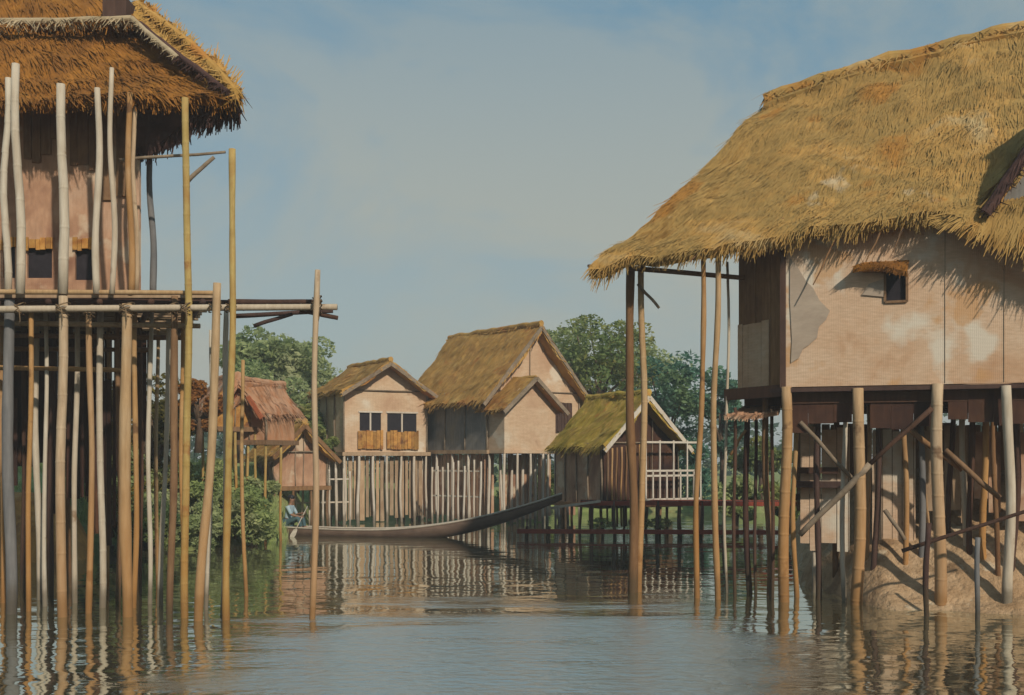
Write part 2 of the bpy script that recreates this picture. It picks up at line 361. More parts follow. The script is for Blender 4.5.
def planks(mb, a, b, z0, z1, w=.14, gap=.02, t=.03, jt=.04, jb=.1, rg=random, skip=0):
    """row of upright boards from plan point a to b"""
    a = Vector((a[0], a[1], 0)); b = Vector((b[0], b[1], 0)); d = (b - a); L = d.length; d.normalize(); nn = Vector((-d.y, d.x, 0))
    x = 0
    while x < L - .02:
        ww = min(w * rg.uniform(.7, 1.25), L - x)
        if rg.random() >= skip:
            p = a + d * (x + gap / 2); q = a + d * (x + max(ww - gap / 2, gap))
            o = nn * rg.uniform(-.012, .012)
            za = z0 + rg.uniform(-jb, jb); zb = z1 + rg.uniform(-jt, jt)
            mb.slab([p + o + Vector((0,0,za)), q + o + Vector((0,0,za)), q + o + Vector((0,0,zb)), p + o + Vector((0,0,zb))], nn * t)
        x += ww

def mat_panel(x0, x1, z0, z1, y, holes=(), t=.06):
    """upright wall sheet in the local x-z plane with rectangular holes (x0,x1,z0,z1)"""
    mb = MB(); xs = sorted({x0, x1, *[h[0] for h in holes], *[h[1] for h in holes]}); zs = sorted({z0, z1, *[h[2] for h in holes], *[h[3] for h in holes]})
    inh = lambda x, z: any(h[0] < x < h[1] and h[2] < z < h[3] for h in holes)
    for i in range(len(xs) - 1):
        for j in range(len(zs) - 1):
            if not inh((xs[i] + xs[i+1]) / 2, (zs[j] + zs[j+1]) / 2): mb.box(xs[i], xs[i+1], y, y + t, zs[j], zs[j+1])
    return mb

# ------------------------------------------------------------------ setting
def grid(name, x0, x1, y0, y1, nx, ny, hf, mat, edge=None):
    mb = MB(); vs = []; fs = []
    for j in range(ny + 1):
        for i in range(nx + 1):
            x = x0 + (x1 - x0) * i / nx; y = y0 + (y1 - y0) * j / ny; vs.append((x, y, hf(x, y)))
    for j in range(ny):
        for i in range(nx):
            a = j * (nx + 1) + i; fs.append((a, a + 1, a + nx + 2, a + nx + 1))
    mb.add(vs, fs); o = mb.build(name, mat, None, True); o['kind'] = 'structure'; return o
ss = lambda a, b, x: (lambda q: q * q * (3 - 2 * q))(min(1, max(0, (x - a) / (b - a))))
nz = lambda x, y, s, k=0: noise.noise(Vector((x * s, y * s, k)))

grid('ground', -1500, 1500, -40, 2500, 2, 2, lambda x, y: -2.2, 'bed')
grid('water', -1500, 1500, -40, 2500, 2, 2, lambda x, y: 0.0, 'water')
def far_h(x, y):
    sh = 46.5 + 1.6 * nz(x, 0, .12) + .5 * nz(x, 0, .6, 4)
    return -1.4 + 2.3 * ss(-1.5, 3.5, y - sh) + .25 * nz(x, y, .25) * ss(0, 3, y - sh)
grid('far_bank', -140, 140, 44, 190, 180, 90, far_h, 'grassbank')
def left_h(x, y):
    right = -5.7 - .10 * (y - 30) + .5 * nz(y, 1, .35)
    sh = 29.5 + 1.0 * nz(x, 0, .3) + .4 * nz(x, 0, 1.1, 3)
    k = ss(-1, 6.0, y - sh) * ss(-.4, 2.6, right - x)
    return -1.0 + 3.1 * k + .22 * nz(x, y, .8) * k
grid('grassy_bank', -26, -4.2, 27.5, 46, 70, 60, left_h, 'grassbank')
def clay_h(x, y):
    right = -.385 * y + .3 + .5 * nz(y, 1, .5)
    sh = 24.5 + .8 * nz(x, 0, .5) + .3 * nz(x, 0, 1.6, 3)
    k = ss(-.6, 3.2, y - sh) * ss(-.3, 1.4, right - x)
    return -.8 + 2.2 * k + .25 * nz(x, y, 1.1) * k
grid('clay_bank', -22, -7, 23, 31, 60, 40, clay_h, 'clay')
def mud_h(x, y):
    sh = 18.1 - .33 * (x - 5.2) + .3 * nz(x, 0, .8) + 1.0 * ss(6.2, 4.4, x)
    k = ss(-.6, 4.0, y - sh)
    return -.10 + 2.25 * k + .10 * nz(x, y, 1.1) * (k > .01) + .045 * nz(x, y, 3.3) - 3.2 * ss(2.0, -.4, x - .238 * y - .5 * nz(y, 0, .5))
grid('mud_bank', 3.6, 20, 14.5, 34, 150, 170, mud_h, 'mud')

# ------------------------------------------------------------------ right-hand stilt house
TH = R(-18.6); OX, OY = 4.63, 18.8
UX, UY = math.cos(TH), math.sin(TH)
def lu(px, v):
    """local u on the line v=const that shows at picture column px"""
    k = (px - 512) / F; vx, vy = -UY, UX
    # (OX+u*UX+v*vx) = k*(OY+u*UY+v*vy)
    return (k * (OY + v * vy) - OX - v * vx) / (UX - k * UY)
def ld(u, v): return OY + u * UY + v * UX
def lp(px, py, v):
    u = lu(px, v); return Vector((u, v, Z(py, ld(u, v))))

rh = thing('stilt_house', (OX, OY, 0), TH, 'big golden-thatched stilt house on the right with tan mat walls and open porch', 'house')
FZ = 3.66
wz1 = 6.35
win = (lu(885, 0), lu(907, 0), lp(890, 302, 0).z, lp(890, 272, 0).z)
mb = mat_panel(0, 6.8, FZ, wz1, 0, [win]);
mb.box(6.74, 6.8, .06, 5.6, FZ, wz1); mb.box(0.2, 6.8, 5.6, 5.66, FZ, wz1)
wall = mb.build('wall', 'mat_wall', rh)
for px, z_, g_ in ((945, wz1, .004), (1004, wz1, .004)):
    u = lu(px, 0); mb = MB(); mb.box(u - g_, u + g_, -.012, 0.0, FZ + .02, z_); mb.build('batten', 'timber_brace', wall)
# dark porch end wall (faces left, away from the sun), roof shade put into its brown
mb = MB(); A = Vector((-.02, 0, 0)); B = Vector((-.86, .9, 0))
planks(mb, B, A, FZ + .02, 6.6, w=.2, gap=.008, t=.05, jb=.01)
mb.slab([B + Vector((0,.05,FZ)), Vector((.2,5.6,FZ)), Vector((.2,5.6,wz1)), B + Vector((0,.05,wz1))], (.06, 0, 0))
tag(mb.build('end_wall', 'timber_mid', rh), 'board end wall by the porch, roof shade painted in dark brown')
mb = MB(); mb.box(-.045, .05, -.05, .02, FZ - .02, wz1)
mb.build('corner_post', 'timber_dark', rh)
mb = MB(); A2 = A + Vector((-.012, -.012, 0)); B2 = B + Vector((-.012, -.012, 0)); C2 = B2.lerp(A2, .72)
planks(mb, B2, C2, FZ + .03, 4.85, w=.17, gap=.006, t=.014, jt=.03, jb=.0)  # lighter tan where the painted roof shade ends
tag(mb.build('unshaded_boards', 'mat_cream', rh), 'lower end wall painted lighter tan, below the roof shade')
# window: opening, hood, painted shadow of the hood
mb = MB(); mb.box(win[0], win[1], .05, .08, win[2], win[3]); wo = mb.build('window', 'window_dark', rh)
mb = MB()
for a, b in (((win[0], win[2]), (win[0], win[3])), ((win[1], win[2]), (win[1], win[3])), ((win[0], win[2]), (win[1], win[2]))):
    mb.bar((a[0], -.015, a[1]), (b[0], -.015, b[1]), .04, .04)
mb.build('frame', 'timber_mid', wo)
hz = lp(880, 268, 0).z
h0, h1 = lu(856, -.3), lu(908, 0)
thatch([(h0 + .1, .0, hz + .12), (h1 + .02, .0, hz + .12)], [(h0 - .05, -.32, hz - .02), (h1 - .02, -.32, hz - .06)], 'thatch_rust', wo, 'hood', thick=.09, sag=0, dens=500, blen=.14, bw=.012, fringe=60, flen=.08, bumpy=.01, seed=5, side=False)
mb = MB(); pts = [lp(862, 295, 0), lp(869, 284, 0), lp(884, 279, 0), lp(884, 297, 0)]; mb.slab([Vector((p.x, -.03, p.z)) for p in pts], (0, .02, 0)); mb.build('hood_shadow', 'painted_shadow', wo)  # grey panel painting the shadow the hood throws on the wall
# thin grey sheet by the corner, put in as a cast shadow
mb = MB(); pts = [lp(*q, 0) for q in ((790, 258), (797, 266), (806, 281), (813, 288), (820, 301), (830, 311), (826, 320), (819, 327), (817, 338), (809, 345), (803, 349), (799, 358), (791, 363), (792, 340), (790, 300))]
pts = [Vector((p.x, -.012, p.z)) for p in pts]; mb.slab(pts, (0, -.01, 0)); tag(mb.build('shadow_patch', 'painted_shadow', rh), 'grey brown triangular sheet painting a cast shadow on the tan wall')
# roof
ev = [lp(588, 268, -.38), lp(650, 254, -.38), lp(740, 242, -.38), lp(800, 234, -.38), lp(880, 222, -.38), lp(955, 208, -.38)]
ev.append(Vector((7.4, -.38, ev[-1].z)))
rd = [lp(764, 100, 3.1), lp(780, 92, 3.1), lp(814, 83, 3.1), lp(850, 72, 3.1), lp(883, 62, 3.1), lp(1003, 30, 3.1)]
rd.append(Vector((7.4, 3.1, rd[-1].z + .1)))
def resample(pts, us):
    out = []
    for u in us:
        for a, b in zip(pts, pts[1:]):
            if a.x <= u <= b.x + 1e-6: out.append(a.lerp(b, (u - a.x) / (b.x - a.x))); break
    return out
K = 12
ev2 = resample(ev, [ev[0].x + (7.39 - ev[0].x) * i / K for i in range(K + 1)])
rd2 = resample(rd, [rd[0].x + (7.39 - rd[0].x) * i / K for i in range(K + 1)])
thatch(rd2, ev2, 'thatch_gold', rh, 'thatch_roof', thick=.22, sag=.22, dens=480, blen=.34, bw=.014, fringe=120, flen=.22, bumpy=.1, seed=11)
bk = [Vector((rd[0].x + 1.9 + (7.39 - rd[0].x - 1.9) * i / K, 6.4, 6.5)) for i in range(K + 1)]
thatch(rd2, bk, 'thatch_gold', rh, 'back_thatch', thick=.2, sag=.1, dens=40, seed=12)
straw_roll([p + Vector((0, .03, .02)) for p in rd2], .13, 'thatch_gold', rh, 'ridge_cap', 4, 130, .014, .4)
# straw sticks poking out under the eave
for (a, b) in (((835, 244), (813, 285)), ((880, 236), (866, 262)), ((903, 232), (893, 252)), ((700, 256), (690, 262))):
    mb = MB(); mb.pole(lp(a[0], a[1] - 4, -.3), lp(b[0], b[1], -.36), .02, .5, .01, False); mb.build('loose_stick', 'timber_mid', rh)
# cross gable at the right edge
vg = -.5
g0 = lp(977, 206, vg); ga = lp(1078, 60, vg); g1 = Vector((2 * ga.x - g0.x, vg, g0.z))
gb = lambda p, v: Vector((p.x, v, p.z))
thatch([gb(ga, vg), gb(ga, 2.6)], [gb(g0, vg), gb(g0, 1.2)], 'thatch_gold', rh, 'gable_thatch', thick=.2, sag=.04, dens=300, bw=.018, seed=21, fringe=60)
thatch([gb(ga, 2.6), gb(ga, vg)], [gb(g1, 2.6), gb(g1, vg)], 'thatch_gold', rh, 'gable_thatch', thick=.2, sag=.04, dens=60, bw=.018, seed=22, fringe=60)
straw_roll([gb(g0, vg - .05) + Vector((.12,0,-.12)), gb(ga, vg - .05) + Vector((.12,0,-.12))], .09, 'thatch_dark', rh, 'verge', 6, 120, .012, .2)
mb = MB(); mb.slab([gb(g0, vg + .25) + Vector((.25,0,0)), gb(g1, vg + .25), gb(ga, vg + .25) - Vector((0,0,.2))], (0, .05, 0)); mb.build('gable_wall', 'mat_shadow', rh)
ap0 = [lp(962, 207, -.42), lp(1000, 202, -.44), lp(1040, 196, -.46), lp(1090, 190, -.48)]
ap1 = [lp(948, 214, -.46), lp(985, 228, -.5), lp(1024, 248, -.52), lp(1085, 275, -.55)]
thatch(ap0, ap1, 'thatch_gold', rh, 'apron_thatch', thick=.1, sag=.03, dens=500, blen=.35, bw=.016, fringe=120, flen=.26, bumpy=.05, seed=23, nu=14, drop=.7)
# floor, joists, dark boards that paint the shade below the floor
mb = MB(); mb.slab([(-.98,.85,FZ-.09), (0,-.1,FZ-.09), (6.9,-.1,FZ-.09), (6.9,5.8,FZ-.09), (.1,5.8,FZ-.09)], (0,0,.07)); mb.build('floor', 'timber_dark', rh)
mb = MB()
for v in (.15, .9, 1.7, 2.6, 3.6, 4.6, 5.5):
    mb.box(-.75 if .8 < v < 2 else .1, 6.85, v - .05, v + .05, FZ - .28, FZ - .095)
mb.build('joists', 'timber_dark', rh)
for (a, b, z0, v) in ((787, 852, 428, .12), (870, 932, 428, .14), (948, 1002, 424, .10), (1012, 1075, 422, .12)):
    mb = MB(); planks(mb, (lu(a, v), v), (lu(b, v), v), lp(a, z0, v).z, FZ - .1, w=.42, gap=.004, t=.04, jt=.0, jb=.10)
    mb.build('underfloor_shade_board', 'plank_dark', rh)
mb = MB(); mb.bar(lp(726, 396, .9) + Vector((0,0,.02)), lp(784, 388, -.02) + Vector((0,0,-.04)), .1, .2); mb.build('porch_beam', 'timber_dark', rh)
# posts: (px, v, top py, radius, material)
def rpost(px, v, ztop, r, m, lean=0, zb=None, label=None):
    u = lu(px, v); mb = MB(); mb.pole((u + lean, v, -1.0 if zb is None else zb), (u, v, ztop), r, .9, .05); o = mb.build('post', m, rh, True)
    if label: o['label'] = label
    return o
zt = FZ - .1
for a in ((786, -.06, zt+.1, .115, 'pole_tan'), (858, -.1, zt+.05, .12, 'pole_tan'), (938, -.1, zt+.1, .12, 'pole_tan'), (1006, -.12, zt+.05, .10, 'pole_pale'), (1072, -.1, zt, .11, 'pole_tan'),
          (747, 1.0, zt, .065, 'timber_dark'), (766, .6, zt, .075, 'timber_mid'), (796, 1.6, zt, .05, 'pole_tan'), (820, 1.2, zt, .055, 'timber_dark'), (812, 3.5, zt, .05, 'pole_pale'),
          (878, .7, zt, .065, 'timber_dark'), (902, 1.8, zt, .05, 'pole_tan'), (921, .9, zt, .06, 'pole_grey'), (868, 2.4, zt, .05, 'pole_tan'), (892, 3.6, zt, .05, 'timber_mid'),
          (963, 1.0, zt, .055, 'pole_pale'), (972, .8, zt, .065, 'timber_dark'), (985, 1.8, zt, .06, 'pole_tan'), (994, .4, zt, .045, 'timber_mid'), (953, 2.8, zt, .05, 'timber_dark'),
          (1016, 1.4, zt, .06, 'timber_dark'), (835, 3.8, zt, .06, 'timber_mid'), (845, .3, zt, .045, 'pole_pale'), (930, 3.0, zt, .05, 'pole_tan'), (1020, 3.0, zt, .06, 'pole_tan')):
    a = list(a); a[1] = a[1] * .42 if a[1] > 1.05 and a[0] > 790 else a[1]
    rpost(*a, lean=random.uniform(-.08, .08))
# porch posts
def ppost(px, v, pytop, r, m, lean=0):
    u = lu(px, v); z = lp(px, pytop, v).z; mb = MB(); mb.pole((u + lean, v, -1.0), (u, v, z), r, .85, .06); mb.build('porch_post', m, rh, True)
ppost(631, .45, 256, .105, 'timber_mid', .02); ppost(641, .5, 256, .08, 'pole_tan', -.03)
ppost(703, -.05, 250, .055, 'pole_tan', -.1); ppost(718, -.1, 249, .06, 'pole_tan', -.02); ppost(727, .9, 262, .03, 'pole_pale', .02)
mb = MB(); mb.pole(lp(628, 268, .3), lp(745, 278, .6), .05, .9, .02); mb.build('porch_beam', 'timber_mid', rh, True)
mb = MB(); mb.pole(lp(600, 268, -.1), lp(760, 245, .1), .05, .9, .02); mb.build('eave_beam', 'timber_dark', rh, True)
mb = MB(); mb.pole(lp(638, 284, .4), lp(659, 308, .45), .03, .9, .01); mb.build('brace', 'timber_brace', rh, True)
mb = MB(); mb.pole(lp(588, 266, -.3), lp(640, 262, .5), .03, .9, .01); mb.build('rafter', 'timber_dark', rh, True)
for (a, b, v0, v1, r, m) in (((800, 422), (852, 478), .1, .2, .04, 'timber_brace'), ((932, 408), (868, 466), -.15, -.05, .045, 'timber_dark'), ((870, 464), (800, 535), -.16, -.1, .055, 'timber_brace'),
                   ((904, 425), (962, 470), .2, .4, .05, 'timber_mid'), ((945, 450), (1000, 498), .3, .2, .05, 'timber_mid'), ((885, 510), (905, 540), .1, 0, .04, 'timber_brace'), ((730, 455), (746, 430), .9, .9, .03, 'pole_tan')):
    mb = MB(); mb.pole(lp(*a, v0), lp(*b, v1), r, .9, .015); mb.build('brace', m, rh, True)
# woven screens and shelves between the posts under the floor
for (a, b, t0, t1, v, m) in ((800, 850, 428, 545, 1.15, 'mat_wall'), (872, 916, 430, 560, 1.2, 'mat_wall'), (922, 938, 430, 520, 1.25, 'plank_tan'), (1010, 1060, 430, 520, 1.1, 'mat_rose'), (944, 968, 428, 520, 1.2, 'plank_tan'), (974, 1002, 430, 505, 1.3, 'mat_rose')):
    p, q = lp(a, t1, v), lp(b, t0, v); mb = MB(); planks(mb, (p.x, v), (q.x, v), p.z, q.z, w=.22, gap=.012, t=.03, jt=.05, jb=.2)
    mb.build('wattle_screen', m, rh)
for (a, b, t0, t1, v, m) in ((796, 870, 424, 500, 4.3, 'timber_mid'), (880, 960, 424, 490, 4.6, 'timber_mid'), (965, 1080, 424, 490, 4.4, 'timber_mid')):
    p, q = lp(a, t1, v), lp(b, t0, v); mb = MB(); planks(mb, (p.x, v), (q.x, v), p.z, q.z, w=.25, gap=.015, t=.03, jt=.05, jb=.3); mb.build('shadow_fill_boards', m, rh)  # brown boards that fill in the shadow behind the stilts
for (a, b, py, v) in ((792, 838, 470, 1.0), (792, 845, 484, .9), (795, 836, 497, 1.2)):
    p, q = lp(a, py, v), lp(b, py, v); mb = MB(); mb.box(p.x, q.x, v, v + .5, p.z - .06, p.z + .05); mb.build('shelf_plank', 'timber_dark', rh)

# little ochre awning under the porch floor
aw = thing('lean_to_awning', (*(lambda p: (OX + p.x * UX - p.y * UY, OY + p.x * UY + p.y * UX))(lp(752, 410, 1.6)), 0), TH, 'small ochre thatched awning on thin legs below the porch floor', 'awning')
def awl(px, py, v): p = lp(px, py, v); q = lp(752, 410, 1.6); return Vector((p.x - q.x, p.y - q.y, p.z))
thatch([awl(752, 403, 1.5), awl(781, 401, 1.5)], [awl(724, 417, .25), awl(778, 413, .25)], 'thatch_salmon', aw, 'thatch_roof', thick=.07, sag=0, dens=200, blen=.2, fringe=40, flen=.1, bumpy=.02, seed=31, side=False)
for px, v in ((735, .4), (772, .5), (756, 1.3)):
    p = awl(px, 412, v); mb = MB(); mb.pole((p.x, p.y, -1), (p.x, p.y, p.z + .08), .035, .9, .02); mb.build('leg', 'timber_dark', aw, True)

# leaning gangway pole on the mud
mb = MB(); a, b = P(902, 551, 17.3), P(1060, 500, 16.6); mb.pole(a, b, .035, .8, .02)
tag(mb.build('leaning_pole', 'timber_dark', None, True), 'long dark pole slanting up across the tan mud bank to the right edge', 'pole')

# mooring stakes in front of the mud
for (px, d, zt_, r, m, lb) in ((925, 17.0, 1.45, .05, 'timber_dark', 'short dark stake in the water before the mud bank, left of the pair'),
                        (974, 16.7, 1.25, .045, 'pole_grey', 'short grey stake in the water before the mud bank, right of the pair')):
    mb = MB(); mb.pole((0, 0, -1), (.06, 0, zt_), r, .9, .03); tag(mb.build('mooring_stake', m, None, True, (X(px, d), d, 0)), lb, 'stake', 'short stakes before the mud bank')

# ------------------------------------------------------------------ left-hand stilt house on its tall platform
LX, LY = -6.3, 18.6
lh = thing('stilt_house', (LX, LY, 0), 0, 'tall rust-thatched stilt house at the left edge, fronted by bamboo poles', 'house')
def L_(px, py, d): p = P(px, py, d); return Vector((p.x - LX, p.y - LY, p.z))
dz = Z(294, 17.2)
wzb, wzt = dz + .03, Z(80, 18.6)
holes = [(L_(a, 0, 18.6).x, L_(b, 0, 18.6).x, Z(c, 18.6), Z(e, 18.6)) for a, b, c, e in ((-40, -10, 276, 246), (3, 15, 278, 246), (27, 52, 278, 246), (75, 93, 280, 246))]
mb = mat_panel(-8, 0.0, wzb, wzt, 0, holes); mb.slab([(-.06, .06, wzb), (-1.9, 4.5, wzb), (-1.9, 4.5, wzt), (-.06, .06, wzt)], (.06, .02, 0)); mb.box(-8, -1.9, 4.5, 4.56, wzb, wzt)
lwall = mb.build('wall', 'mat_rose', lh)
for hx0, hx1, hz0, hz1 in holes:
    mb = MB(); mb.box(hx0 - .02, hx1 + .02, .055, .075, hz0 - .02, hz1 + .02); w_ = mb.build('window', 'window_dark', lh)
    mb = MB(); planks(mb, (hx0 - .03, -.05), (hx1 + .03, -.05), hz1 - .05, hz1 + .12, w=.1, gap=.01, t=.03, jt=.03, jb=.04); mb.build('lintel', 'orange_mat', w_)
# dark boards painting the eave shade high on the wall
mb = MB()
for a, b, c, e in ((22, 56, 90, 150), (68, 94, 95, 165), (100, 110, 100, 190), (115, 130, 95, 195)):
    planks(mb, (L_(a, 0, 18.5).x, -.05), (L_(b, 0, 18.5).x, -.05), Z(e, 18.55), wzt, w=.16, gap=.01, t=.03, jb=.25)
mb.build('eave_shade_boards', 'timber_mid', lh)
de = 17.5
e0, e1 = L_(-150, 96, de), L_(238, 100, de)
r0, r1 = L_(-150, 14, 19.2), L_(140, 14, 19.2)
thatch([r0, r0.lerp(r1, .5), r1], [e0, e0.lerp(e1, .5) + Vector((0,0,.03)), e1], 'thatch_rust', lh, 'lower_thatch', thick=.2, sag=.1, dens=380, blen=.42, bw=.018, fringe=110, flen=.2, bumpy=.09, seed=41)
e2, e3 = L_(-150, 22, 18.7), L_(136, 22, 18.7)
r2, r3 = L_(-150, -140, 21.0), L_(40, -140, 21.0)
thatch([r2, r3], [e2, e3], 'thatch_rust', lh, 'upper_thatch', thick=.2, sag=.1, dens=200, blen=.42, bw=.018, fringe=90, flen=.15, bumpy=.08, seed=42)
thatch([r2, r3], [Vector((r2.x, 5.5, e0.z)), Vector((-3.4, 5.5, e0.z))], 'thatch_rust', lh, 'back_thatch', thick=.2, dens=30, seed=43)
straw_roll([L_(-150, 23, 18.5), L_(132, 19, 18.5)], .05, 'thatch_pale', lh, 'upper_eave_edge', 8, 120, .014, .2)
straw_roll([L_(132, 19, 18.45), L_(178, 58, 17.95)], .045, 'thatch_pale', lh, 'hip_seam', 9, 90, .012, .15)
straw_roll([L_(136, 4, 19.2), L_(190, 44, 18.4), L_(240, 96, 17.4)], .07, 'thatch_brown', lh, 'verge', 10, 320, .014, .3)
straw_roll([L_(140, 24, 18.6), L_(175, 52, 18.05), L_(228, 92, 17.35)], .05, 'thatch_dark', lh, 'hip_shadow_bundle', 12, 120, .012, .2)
thatch([L_(133, 16, 18.7), L_(180, 54, 18.1), L_(232, 94, 17.45)], [L_(140, 1, 19.5), L_(192, 40, 18.7), L_(242, 90, 17.95)], 'thatch_brown', lh, 'hip_thatch', thick=.14, sag=0, dens=500, blen=.25, bw=.016, fringe=80, flen=.1, bumpy=.05, seed=45, side=False)
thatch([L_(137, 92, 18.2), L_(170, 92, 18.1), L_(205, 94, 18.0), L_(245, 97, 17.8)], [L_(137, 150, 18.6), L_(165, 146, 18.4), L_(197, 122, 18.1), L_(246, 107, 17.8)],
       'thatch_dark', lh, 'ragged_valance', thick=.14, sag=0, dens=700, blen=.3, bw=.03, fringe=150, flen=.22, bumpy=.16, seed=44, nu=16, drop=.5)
mb = MB(); mb.box(L_(98, 0, 18.3).x, L_(122, 0, 18.3).x, -.1, .3, Z(14, 18.4), Z(-6, 18.4)); mb.build('smoke_hatch', 'timber_dark', lh)
# front poles of the house
def lpole(px, d, pt, pb, r, m, lean=0, name='post'):
    a = L_(px, pb, d); b = L_(px + lean, pt, d); mb = MB(); mb.pole(a, b, r, .85, .04); return mb.build(name, m, lh, True)
for a in ((8, 17.15, 78, 294, .07, 'pole_pale'), (20, 17.0, 64, 294, .085, 'pole_pale', -4), (63, 17.05, 84, 294, .095, 'pole_pale', -2), (97, 17.1, 88, 294, .06, 'pole_pale'),
          (112, 17.0, 68, 294, .045, 'pole_pale'), (131, 17.3, 93, 294, .055, 'pole_tan', -1), (136, 17.6, 96, 294, .04, 'pole_tan'), (153, 18.9, 150, 296, .06, 'pole_grey', -3), (-30, 17.1, 84, 294, .07, 'pole_pale')):
    lpole(*a)
for (a, b) in (((186, 183), (214, 157)),):
    mb = MB(); mb.pole(L_(*a, 17.5), L_(*b, 17.5), .04, .8, .01); mb.build('bracket', 'timber_brace', lh, True)
mb = MB(); mb.pole(L_(120, 160, 17.8), L_(225, 152, 17.6), .03); mb.build('tie_pole', 'timber_brace', lh, True)

# platform
pf = thing('bamboo_platform', (LX, 17.2, 0), 0, 'high bamboo platform on a forest of stilts, its rails reaching out past the left house', 'platform')
def Q(px, py, d): p = P(px, py, d); return Vector((p.x - LX, p.y - 17.2, p.z))
mb = MB(); xr = Q(214, 0, 17.2).x
y = .1
while y < 6.5:
    mb.box(-9, xr - .40 * y + .05 * math.sin(y * 9), y, y + .16, dz - .05 + .01 * math.sin(y * 7), dz + .0 + .01 * math.sin(y * 7)); y += .21 if y < 1.2 else .26
mb.build('deck', 'plank_tan', pf)
for k in range(11):
    mb = MB(); x = xr - .15 - k * .8; mb.pole((x, -.1, dz - .13), (x - 2.5, 6.3, dz - .15), .05, .95, .02); mb.build('joist', 'timber_dark', pf, True)
for (a, b, d, r, m) in (((-90, 291), (216, 293), 17.1, .045, 'pole_tan'), ((-90, 310), (337, 307), 16.95, .06, 'pole_pale'), ((228, 302), (316, 302), 17.3, .05, 'timber_dark'), ((-90, 300), (232, 303), 17.35, .07, 'timber_dark'),
                     ((236, 316), (333, 311), 17.2, .04, 'timber_dark'), ((300, 310), (338, 318), 17.05, .04, 'timber_dark'), ((254, 326), (292, 314), 17.1, .035, 'timber_dark'),
                     ((-90, 322), (200, 326), 17.9, .05, 'pole_tan'), ((-90, 334), (190, 338), 18.8, .05, 'timber_mid'), ((-90, 348), (150, 350), 19.4, .05, 'timber_mid'), ((-90, 366), (120, 370), 18.2, .045, 'pole_tan')):
    mb = MB(); mb.pole(Q(*a, d), Q(*b, d), r, .85, .02); mb.build('rail', m, pf, True)
stilts = [(10, 17.3, 300, .11, 'pole_grey', 0), (2, 18.6, 300, .07, 'pole_tan', 0), (63, 17.0, 296, .095, 'pole_tan', 0), (38, 19.0, 300, .06, 'pole_pale', -1), (76, 18.6, 310, .05, 'pole_pale', 1), (89, 17.4, 312, .065, 'pole_tan', 0), (101, 18.0, 312, .06, 'pole_pale', 0),
          (127, 17.0, 304, .11, 'pole_tan', 0), (118, 18.8, 312, .05, 'timber_mid', 0), (140, 19.8, 312, .05, 'timber_dark', 0), (150, 18.5, 312, .045, 'pole_pale', 2), (172, 17.3, 296, .075, 'timber_mid', 3), (164, 18.2, 320, .05, 'pole_pale', 5), (184, 18.6, 312, .045, 'pole_tan', -1),
          (52, 19.6, 306, .06, 'timber_dark', 1), (24, 20.2, 306, .07, 'timber_dark', 0), (70, 20.8, 312, .05, 'timber_mid', 0), (108, 20.6, 312, .05, 'pole_tan', 0), (-30, 17.2, 300, .09, 'pole_tan', 0), (-60, 18.4, 300, .08, 'pole_tan', 0), (158, 20.8, 315, .045, 'pole_tan', 0), (30, 17.6, 306, .045, 'pole_tan', 1), (134, 18.0, 300, .05, 'pole_tan', 1),
          (224, 17.25, 306, .05, 'pole_pale', 3), (46, 18.2, 306, .04, 'pole_pale', -1)]
for (px, d, pt, r, m, lean) in stilts:
    a = Q(px - lean, 455, d); b = Q(px + lean, pt, d); mb = MB(); mb.pole((a.x, a.y, -1.1), b, r, .88, .03); mb.build('stilt', m, pf, True)
mb = MB()
for (a, b, c, e, d) in ((44, 60, 395, 520, 19.7), (66, 84, 380, 500, 19.9), (92, 116, 388, 530, 19.6), (0, 18, 400, 500, 20.0), (116, 124, 350, 480, 19.9), (-60, -8, 380, 510, 19.8)):
    planks(mb, (X(a, d) - LX, d - 17.2), (X(b, d) - LX, d - 17.2), Z(e, d), Z(c, d), w=.13, gap=.015, t=.03, jt=.25, jb=.35)
mb.build('hanging_boards', 'plank_dark', pf)
mb = MB(); planks(mb, (X(-60, 20.6) - LX, 3.4), (X(112, 20.6) - LX, 3.4), Z(470, 20.6), Z(332, 20.6), w=.2, gap=.015, t=.03, jt=.1, jb=.5, skip=.04); planks(mb, (X(-60, 22) - LX, 4.8), (X(150, 22) - LX, 4.8), Z(430, 22), Z(328, 22), w=.2, gap=.02, t=.03, jt=.1, jb=.6, skip=.1); mb.build('store_boards', 'plank_dark', pf)
for px, py, d, r in ((63, 309, 16.97, .13), (89, 311, 17.2, .1), (127, 309, 16.97, .14), (172, 309, 17.1, .12), (186, 309, 16.92, .1), (215, 308, 16.8, .12), (231, 308, 16.82, .1), (317, 307, 16.88, .1), (20, 309, 17.0, .1), (317, 302, 17.05, .09)):
    c = Q(px, py, d); mb = MB()
    for k in range(4):
        dz_ = (k - 1.5) * .03; tl = .05 * (1 if k % 2 else -1)
        mb.tube([(c.x + r * .75 * math.cos(a), c.y + r * math.sin(a), c.z + dz_ + tl * math.cos(a)) for a in [i * math.pi / 7 for i in range(15)]], .011, 5)
    mb.tube([(c.x + .03, c.y - r, c.z - .02), (c.x + .05, c.y - r - .01, c.z - .18), (c.x + .03, c.y - r, c.z - .26)], [.01, .008, .004], 5)
    mb.build('rope_lashing', 'rope', pf, True)
